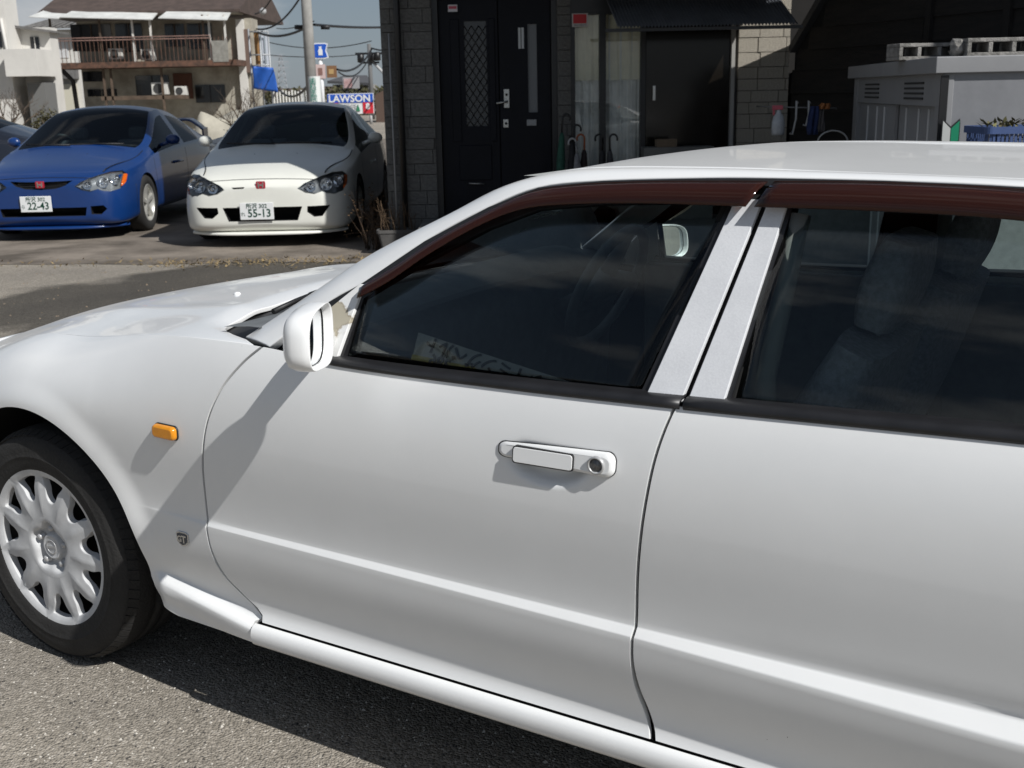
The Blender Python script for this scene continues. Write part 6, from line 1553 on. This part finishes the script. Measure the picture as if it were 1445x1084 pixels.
g = at(345, 190, 27); bare_tree((g.x, 27, 0), 1.55, 'small bare garden tree with upright twigs between the coupes', 8, .7)
g = at(343, 190, 27.4); foliage('low_evergreen', (g.x, 27.5, 0), .5, .4, .5, 700, (.05, .07, .025), (.02, .03, .012), 'dark low evergreen at the foot of the bare garden tree', 'shrub', .05)
# ---- cream tarpaulin-covered heap and white mound standing in for a car behind the coupes
M_TARP = mat('cream_tarp', (.42, .39, .32), rough=.8, var=.2, vscale=3)
g = at(322, 175, 30); mb = MB(); rows = []
for s in frange(0, 1, 14):
    rows.append([(g.x - 1.0 + 2.0 * u + .05 * math.sin(9 * s + 5 * u), 30 + 1.6 * (s - .5), max(0, (1.05 + .12 * math.sin(7 * u + 4 * s)) * min(1, math.sin(math.pi * max(.001, min(.999, u))) * 1.7) * min(1, math.sin(math.pi * s) * 2.2))) for u in frange(0, 1, 24)])
mb.grid(rows); tag(mb.build('tarp_heap', M_TARP), 'cream tarpaulin over a heap behind the two coupes', 'tarpaulin')
g = at(303, 200, 19.5); mb = MB(); rows = []
for q in frange(0, 1, 12):
    rows.append([(g.x - .45 + 1.3 * u + .02 * math.sin(9 * q), 19.5 + 1.0 * (q - .5), max(0, (.78 + .05 * math.sin(8 * u + 5 * q)) * min(1, math.sin(math.pi * max(.001, min(.999, u))) * 2.2) * min(1, math.sin(math.pi * q) * 2.4))) for u in frange(0, 1, 22)])
mb.grid(rows); tag(mb.build('car_standin_heap', M_PLASW), 'low white mound standing in for a car between the blue coupe and the white coupe', 'stand-in mound')
# ---- blue tarp frame beside the block, scaffolding poles
M_BLUET = mat('blue_tarpaulin', (.012, .095, .42), rough=.6, var=.2, vscale=4)
YS = 46.0
mb = MB(); rows = []
for s in frange(0, 1, 10):
    rows.append([(bx(358 + 30 * u - 4 * s * (1 - u) * 0 + 4 * u * s, YS), YS + .12 * math.sin(6 * u + 3 * s), bz(93 + 3 * u + s * (32 + 3 * u), 370, YS)) for u in frange(0, 1, 14)])
mb.grid(rows); tag(mb.build('blue_tarpaulin', M_BLUET, solid=.01), 'bright blue tarpaulin hung beside the old block', 'tarpaulin')
mb = MB()
for px, py in ((357, 40), (372, 42), (384, 44)): mb.tube([(bx(px, YS + .3), YS + .3, 0), (bx(px, YS + .3), YS + .3, bz(py, px, YS))], .035, 6)
for py in (44, 77, 92): mb.tube([(bx(357, YS + .3), YS + .3, bz(py, 370, YS)), (bx(385, YS + .3), YS + .3, bz(py, 370, YS))], .03, 6)
tag(mb.build('scaffold_frame', mat('galvanised_pipe', (.36, .37, .38), rough=.5, metal=.4)), 'grey scaffold pipes behind the blue tarpaulin', 'scaffold')
mb = MB(); mb.box((bx(364, YS + .5), YS + .5, bz(94, 366, YS)), (bx(370, YS + .5), YS + .6, bz(44, 366, YS))); tag(mb.build('orange_post', mat('weathered_orange_board', (.36, .19, .07), rough=.8, var=.3)), 'upright orange brown board above the blue tarpaulin', 'board')
for i, px in enumerate((374.5, 379.5)):
    mb = MB(); mb.box((bx(px, YS + .5), YS + .5, bz(96, px, YS)), (bx(px + 2.6, YS + .5), YS + .55, bz(47, px, YS))); tag(mb.build('pale_panel', mat('pale_panel', (.55, .58, .64), rough=.5)), ('upright pale panel between scaffold pipes, left', 'upright pale panel between scaffold pipes, right')[i], 'panel')
# ---- utility pole, wires, lattice tower
YP = 37.0
def pole(px, Y, pyt, r0, r1, label, m):
    x = bx(px, Y); zt = at(px, pyt, Y).z; t = empty('utility_pole', (x, Y, 0)); tag(t, label, 'utility pole'); mb = MB(); mb.tube([(0, 0, 0), (0, 0, zt)], [r0, r1], 14); mb.build('pole_shaft', m, t); return t, Vector((x, Y, zt))
M_POLE = mat('concrete_pole', (.34, .33, .31), rough=.9, var=.25, vscale=2.5)
up, upt = pole(440, YP, -160, .185, .14, 'large grey concrete utility pole beyond the white coupe', M_POLE)
M_PSIGN = mat('pole_sign_white', (.66, .68, .66), rough=.6)
for i, (pa, pb) in enumerate(((72, 148),)):
    mb = MB(); zt, z0 = bz(66 + 42, 446, YP), bz(150, 446, YP); mb.lathe([(.20, z0), (.20, zt)], 16, M=Matrix.Translation((.10, -.06, 0))); ps = mb.build('wrapped_sign', M_PSIGN, up)
for k, ch in enumerate('歯科医院'):
    lettering(ch, .22, mat('green_print', (.03, .22, .16), rough=.6), up, frame_M((.10, -.275, bz(115 + k * 8.2, 446, YP)), (1, 0, 0), (0, 0, 1)))
lettering('P', .2, mat('red_print', (.5, .03, .03), rough=.6), up, frame_M((.10, -.275, bz(147, 446, YP)), (1, 0, 0), (0, 0, 1)))
up2, upt2 = pole(524, 75.0, 62, .16, .12, 'thin dark utility pole with crossarms near the house corner', mat('dark_pole', (.13, .13, .13), rough=.8))
ztop = upt2.z
mb = MB(); mb.box((-.9, -.05, ztop - .65), (.9, .05, ztop - .52)); mb.box((-.6, -.05, ztop - 1.2), (.6, .05, ztop - 1.08)); mb.build('crossarm', M_FRAME, up2)
for x in (-.55, .15, .5):
    mb = MB(); mb.lathe([(.10, 0), (.22, .05), (.22, .5), (.10, .55)], 10, M=Matrix.Translation((x, -.15, ztop - 1.1 + .1 * x))); mb.build('insulator', M_FRAME, up2)
mb = MB(); mb.tube([(0, 0, ztop - .9), (3.4, .5, ztop - 4.6)], .10, 6); mb.build('stay_brace', mat('pale_stay', (.45, .45, .45), rough=.6), up2)
def wire(a, b, sag, r, label, n=18):
    a, b = Vector(a), Vector(b); mb = MB(); mb.tube([a.lerp(b, s) - Vector((0, 0, sag * 4 * s * (1 - s))) for s in frange(0, 1, n)], r, 5, cap=False)
    o = mb.build('power_cable', M_BLACK); tag(o, label, 'cable', 'overhead cables')
P_ = lambda px, py, Y: at(px, py, Y)
wire(P_(360, 44, 47), P_(437, 36, YP), .25, .045, 'dark cable from the old block roof corner level to the concrete pole')
wire(P_(362, 41, 47), P_(425, -6, 42), .35, .035, 'thick cable rising from the old block to the top of the photo')
wire(P_(443, 35, YP), P_(600, 32, 60), .15, .045, 'level cable running right from the concrete pole to the house')
wire(P_(360, 20, 47), P_(384, -4, 44), .12, .03, 'short cable with insulator beside the old block roof')
wire(P_(443, 30, YP), P_(390, 40, 60), .1, .02, 'thin cable falling left from the concrete pole')
wire(P_(443, 110, YP), P_(392, 124, 60), .5, .05, 'low sagging cable left of the concrete pole')
wire(P_(524, 70, 75), P_(476, 98, 60), .5, .06, 'thick cable falling left from the thin pole')
wire(P_(524, 74, 75), P_(478, 102, 62), .7, .04, 'thinner cable just under the thick one left of the thin pole')
wire(P_(524, 68, 75), P_(580, 66, 70), .2, .05, 'short cable right of the thin pole')
wire(P_(380, 60, 80), P_(524, 58, 75), .4, .03, 'fine cable crossing behind the blue pole sign')
wire(P_(380, 78, 80), P_(524, 75, 90), .2, .03, 'fine lower cable crossing behind the concrete pole')
mb = MB(); mb.lathe([(.0005, -.14), (.13, -.06), (.13, .06), (.0005, .14)], 12, M=Matrix.Translation(P_(371, 16, 46))); tag(mb.build('cable_joint', mat('grey_insulator', (.4, .4, .4), rough=.5)), 'grey ball insulator on the cable beside the old block roof', 'insulator')
for i, px in enumerate((422, 459)):
    a = P_(px - 6, 38.5, 37.2); b = P_(px + 6, 38.5, 37.2); mb = MB(); mb.tube([a, b], .07, 8); tag(mb.build('cable_box', M_BLACK), ('black splice box on the cable left of the concrete pole', 'black splice box on the cable right of the concrete pole')[i], 'cable box')
# lattice tower far away
YL = 420.0; tb = at(399, 128, YL); tt = at(399, 77, YL); tw_ = empty('lattice_tower', (tb.x, YL, 0)); tag(tw_, 'faint steel lattice tower far away on the skyline', 'tower')
mb = MB(); H = tt.z
lv_ = frange(0, 1, 9)
for s, q in zip(lv_, lv_[1:]):
    w0, w1 = 1.9 * (1 - s) + .35, 1.9 * (1 - q) + .35
    for sx_ in (-1, 1): mb.tube([(sx_ * w0, 0, H * s), (sx_ * w1, 0, H * q)], .14, 4); mb.tube([(sx_ * w0, 0, H * s), (-sx_ * w1, 0, H * q)], .10, 4)
mb.build('tower_frame', mat('grey_lattice', (.30, .31, .33), rough=.7), tw_)
mb = MB()
for s in (.72, .84, .95): mb.box((-2.6, -.1, H * s), (2.6, .1, H * s + .25))
mb.build('tower_arm', mat('grey_lattice_arm', (.30, .31, .33), rough=.7), tw_)
# ---- shop signs
M_SBLUE = mat('sign_blue', (.012, .085, .46), rough=.5); M_SWHITE = mat('sign_white', (.72, .73, .74), rough=.5); M_SRED = mat('sign_red', (.55, .02, .035), rough=.5)
YN = 70.0
sp_ = at(456, 148, YN); pyl = empty('pylon_sign', (sp_.x, YN, 0)); tag(pyl, 'blue and white milk can pylon sign on a white post', 'sign')
zof = lambda py: at(456, py, YN).z
mb = MB(); mb.tube([(0, 0, 0), (0, 0, zof(84))], .12, 10); mb.build('post', M_SWHITE, pyl)
W2 = (at(467.5, 70, YN).x - at(446.5, 70, YN).x) / 2; zc = zof(72); hh = (zof(61) - zof(83.5)) / 2
def flag(w, h): return [(-w, h * .92), (-w * .6, h), (w * .6, h), (w, h * .9), (w * .72, 0), (w, -h * .88), (w * .5, -h), (-w * .6, -h), (-w, -h * .92), (-w * .86, 0)]
mb = MB(); mb.prism([(u + .06, -.18, zc + v) for u, v in flag(W2, hh)], (0, .25, 0)); fb = mb.build('sign_border', M_SWHITE, pyl)
mb = MB(); mb.prism([(u * .88 + .06, -.20, zc + v * .86) for u, v in flag(W2, hh)], (0, .02, 0)); mb.build('sign_field', M_SBLUE, fb)
mb = MB(); can = [(-.16, -.34), (.16, -.34), (.17, .05), (.08, .20), (.08, .27), (.12, .30), (.12, .34), (-.12, .34), (-.12, .30), (-.08, .27), (-.08, .20), (-.17, .05)]
mb.prism([(u * W2 * 1.7 + .06, -.215, zc + v * hh * 1.6) for u, v in can], (0, .015, 0)); mb.build('milk_can', M_SWHITE, fb)
for a, b, c, d, m in ((446, 459, 91, 111, mat('pinkish_sign', (.55, .42, .40), rough=.6)), (461, 475, 93, 110, mat('brown_picture_sign', (.20, .105, .05), rough=.6))):
    mb = MB(); mb.box((at(a, c, YN).x - sp_.x, -.15, zof(d)), (at(b, c, YN).x - sp_.x, -.02, zof(c))); s_ = mb.build('sub_sign', m, pyl)
    mb = MB(); mb.box((at(a + 3, c, YN).x - sp_.x, -.17, zof(d - 5)), (at(b - 4, c, YN).x - sp_.x, -.15, zof(c + 5))); mb.build('sub_sign_panel', mat('sub_panel', (.42, .28, .12) if a > 460 else (.22, .12, .10), rough=.6), s_)
YQ = 62.0
lp = at(495, 148, YQ); law = empty('shop_board', (lp.x, YQ, 0)); tag(law, 'wide blue, white and red shop board reading LAWSON', 'sign')
ex = lambda px: at(px, 145, YQ).x - lp.x; ez = lambda py: at(495, py, YQ).z
mb = MB(); mb.box((ex(462), 0, ez(161)), (ex(527), .2, ez(132))); bdn = mb.build('board', M_SWHITE, law)
mb = MB(); mb.box((ex(462.5), -.03, ez(145)), (ex(526.5), 0, ez(133))); mb.build('blue_band', M_SBLUE, bdn)
mb = MB(); mb.prism([(ex(462.5), -.03, ez(145)), (ex(476), -.03, ez(145)), (ex(479), -.03, ez(149)), (ex(480), -.03, ez(159)), (ex(462.5), -.03, ez(159))], (0, .03, 0)); mb.build('red_panel', M_SRED, bdn)
mb = MB(); mb.box((ex(512), -.03, ez(160.5)), (ex(526.5), 0, ez(145))); mb.build('red_panel', M_SRED, bdn)
lettering('LAWSON', .50, M_SWHITE, bdn, frame_M((ex(493.5), -.05, ez(139.6)), (1, 0, 0), (0, 0, 1)), bold=.012, sx=1.05)
lettering('銀行', .36, mat('sign_grey', (.35, .36, .37), rough=.6), bdn, frame_M((ex(494), -.05, ez(152)), (1, 0, 0), (0, 0, 1)), bold=.008)
lettering('8', .42, M_SWHITE, bdn, frame_M((ex(519), -.06, ez(151)), (1, 0, 0), (0, 0, 1)), bold=.02)
mb = MB(); mb.prism([(ex(470), -.05, ez(149)), (ex(477), -.05, ez(154)), (ex(465), -.05, ez(154))], (0, .02, 0)); mb.build('white_mark', M_SWHITE, bdn)
mb = MB(); mb.prism([(ex(505), -.05, ez(147)), (ex(508), -.05, ez(157)), (ex(502), -.05, ez(157))], (0, .02, 0)); mb.build('green_mark', mat('sign_green', (.03, .2, .1), rough=.6), bdn)
for px in (468, 522):
    mb = MB(); mb.tube([(ex(px), .12, 0), (ex(px), .12, ez(159))], .08, 8); mb.build('leg', mat('grey_leg', (.4, .4, .4), rough=.6), law)
# grey banner fence and poles to the left of the pylon
YG = 58.0
for i, px in enumerate((426, 431.5, 437)):
    mb = MB(); a = at(px, 128, YG); b = at(px + 4.2, 150, YG); mb.box((a.x, YG, b.z), (b.x, YG + .05, a.z)); mb.tube([(a.x, YG, 0), (a.x, YG, a.z)], .03, 5); tag(mb.build('banner', mat('grey_white_banner', (.50, .51, .50), rough=.7, col2=(.3, .31, .31), vscale=6)), ('grey white upright banner beyond the white coupe, leftmost of three', 'grey white upright banner beyond the white coupe, middle of three', 'grey white upright banner against the concrete pole')[i], 'banner', 'banners beyond the coupe')
for i in range(10):
    px = 386 + i * 4.3; a = at(px, 127 + (i % 3), 60.0); mb = MB(); mb.tube([(a.x, 60, 0), (a.x, 60, a.z)], .05, 6); tag(mb.build('fence_post', mat('pale_post', (.48, .47, .44), rough=.6)), '%s slim pale fence post counted from the blue tarpaulin' % ('first', 'second', 'third', 'fourth', 'fifth', 'sixth', 'seventh', 'eighth', 'ninth', 'tenth')[i], 'post', 'fence posts beyond the yard')
h0, h1 = at(385, 140, 90), at(440, 140, 90)
mb = MB()
for k in range(5000):
    p = Vector((random.uniform(h0.x - 3, h1.x + 12), 92 + random.uniform(-.5, .5), random.uniform(.0, at(400, 127, 90).z + .25 * math.sin(k)))); a = Vector((random.uniform(-1, 1), 0, random.uniform(-1, 1))) * .14; b = Vector((a.z, .1, -a.x)) * .6
    mb.add([p - a, p + b, p + a, p - b], [(0, 1, 2, 3)])
tag(mb.build('far_hedge', mat('olive_hedge', (.09, .085, .04), rough=.9, col2=(.04, .04, .018), vscale=.6), recalc=False), 'long olive hedge on the far side of the road', 'hedge', kind='stuff')
# ---- distant house with dark tiled roof and a small sign before it
YD = 95.0
dh = empty('distant_house', (0, 0, 0)); tag(dh, 'distant house with dark tiled hip roof above the LAWSON board', 'house')
D = lambda px, py: at(px, py, YD)
mb = MB(); mb.box((D(470, 130).x, YD, 0), (D(520, 130).x, YD + 6, D(495, 119).z)); mb.build('wall', mat('grey_far_wall', (.28, .27, .26), rough=.9), dh)
mb = MB(); mb.add([(D(464, 118).x, YD - .8, D(464, 118).z), (D(527, 121).x, YD - .8, D(527, 121).z), (D(512, 110).x, YD + 3, D(512, 109).z), (D(480, 110).x, YD + 3, D(480, 109).z)], [(0, 1, 2, 3)]); mb.build('roof', mat('dark_far_roof', (.07, .07, .075), rough=.8), dh, solid=.2)
for px in (474, 484, 506, 514):
    mb = MB(); mb.box((D(px, 125).x, YD - .06, D(px, 131).z), (D(px + 4, 125).x, YD, D(px, 121).z)); mb.build('window', M_DARKWIN, dh)
sgn_ = empty('framed_sign', (at(495, 130, 72).x, 72, 0)); tag(sgn_, 'pinkish framed sign board in front of the distant tiled roof', 'sign')
qx = lambda px: at(px, 120, 72).x - sgn_.location.x; qz = lambda py: at(495, py, 72).z
mb = MB(); mb.box((qx(484), 0, qz(125)), (qx(507), .15, qz(109))); fr_ = mb.build('frame', mat('grey_frame', (.30, .30, .31), rough=.6), sgn_)
mb = MB(); mb.box((qx(485.5), -.03, qz(124)), (qx(497), 0, qz(111))); mb.build('picture', mat('pink_picture', (.50, .36, .36), rough=.6, col2=(.35, .2, .2), vscale=3), fr_)
mb = MB(); mb.tube([(qx(488), .08, 0), (qx(488), .08, qz(124))], .06, 6); mb.build('leg', M_FRAME, sgn_)
# brown roofed shed peeping by the house corner
mb = MB(); a = at(529, 134, 66); b = at(560, 160, 66); mb.prism([(a.x, 66, 0), (b.x + 2, 66, 0), (b.x + 2, 66, a.z + .6), (b.x, 66, a.z + .55), (a.x, 66, a.z)], (0, 4, 0)); tag(mb.build('brown_shed', mat('brown_shed_wall', (.10, .065, .05), rough=.9)), 'brown gabled shed just left of the house corner', 'shed')
# ---- low far roofline so the skyline ends in buildings and trees
M_FAR = [mat('far_house_%s' % c, col, rough=.9) for c, col in (('a', (.26, .26, .27)), ('b', (.34, .33, .32)), ('c', (.18, .19, .2)))]
for k, (px, w, Yf, h) in enumerate(((352, 9, 190, 3.0), (395, 10, 205, 2.7), (445, 8, 180, 3.1), (492, 10, 215, 3.0))):
    t = empty('far_house', (at(px, 130, Yf).x, Yf, 0)); tag(t, ('low far house on the skyline behind the blue tarpaulin', 'low far house on the skyline below the lattice tower', 'low far house on the skyline behind the pylon sign', 'low far house on the skyline behind the LAWSON board')[k], 'house', 'far houses on the skyline')
    mb = MB(); mb.box((0, 0, 0), (w, 7, h * .62)); mb.build('wall', random.choice(M_FAR), t)
    mb = MB(); mb.prism([(-.5, -.6, h * .60), (-.5, 3.5, h), (-.5, 7.6, h * .60)], (w + 1, 0, 0)); mb.build('roof', M_TILEG if k % 2 else M_TILEB, t)
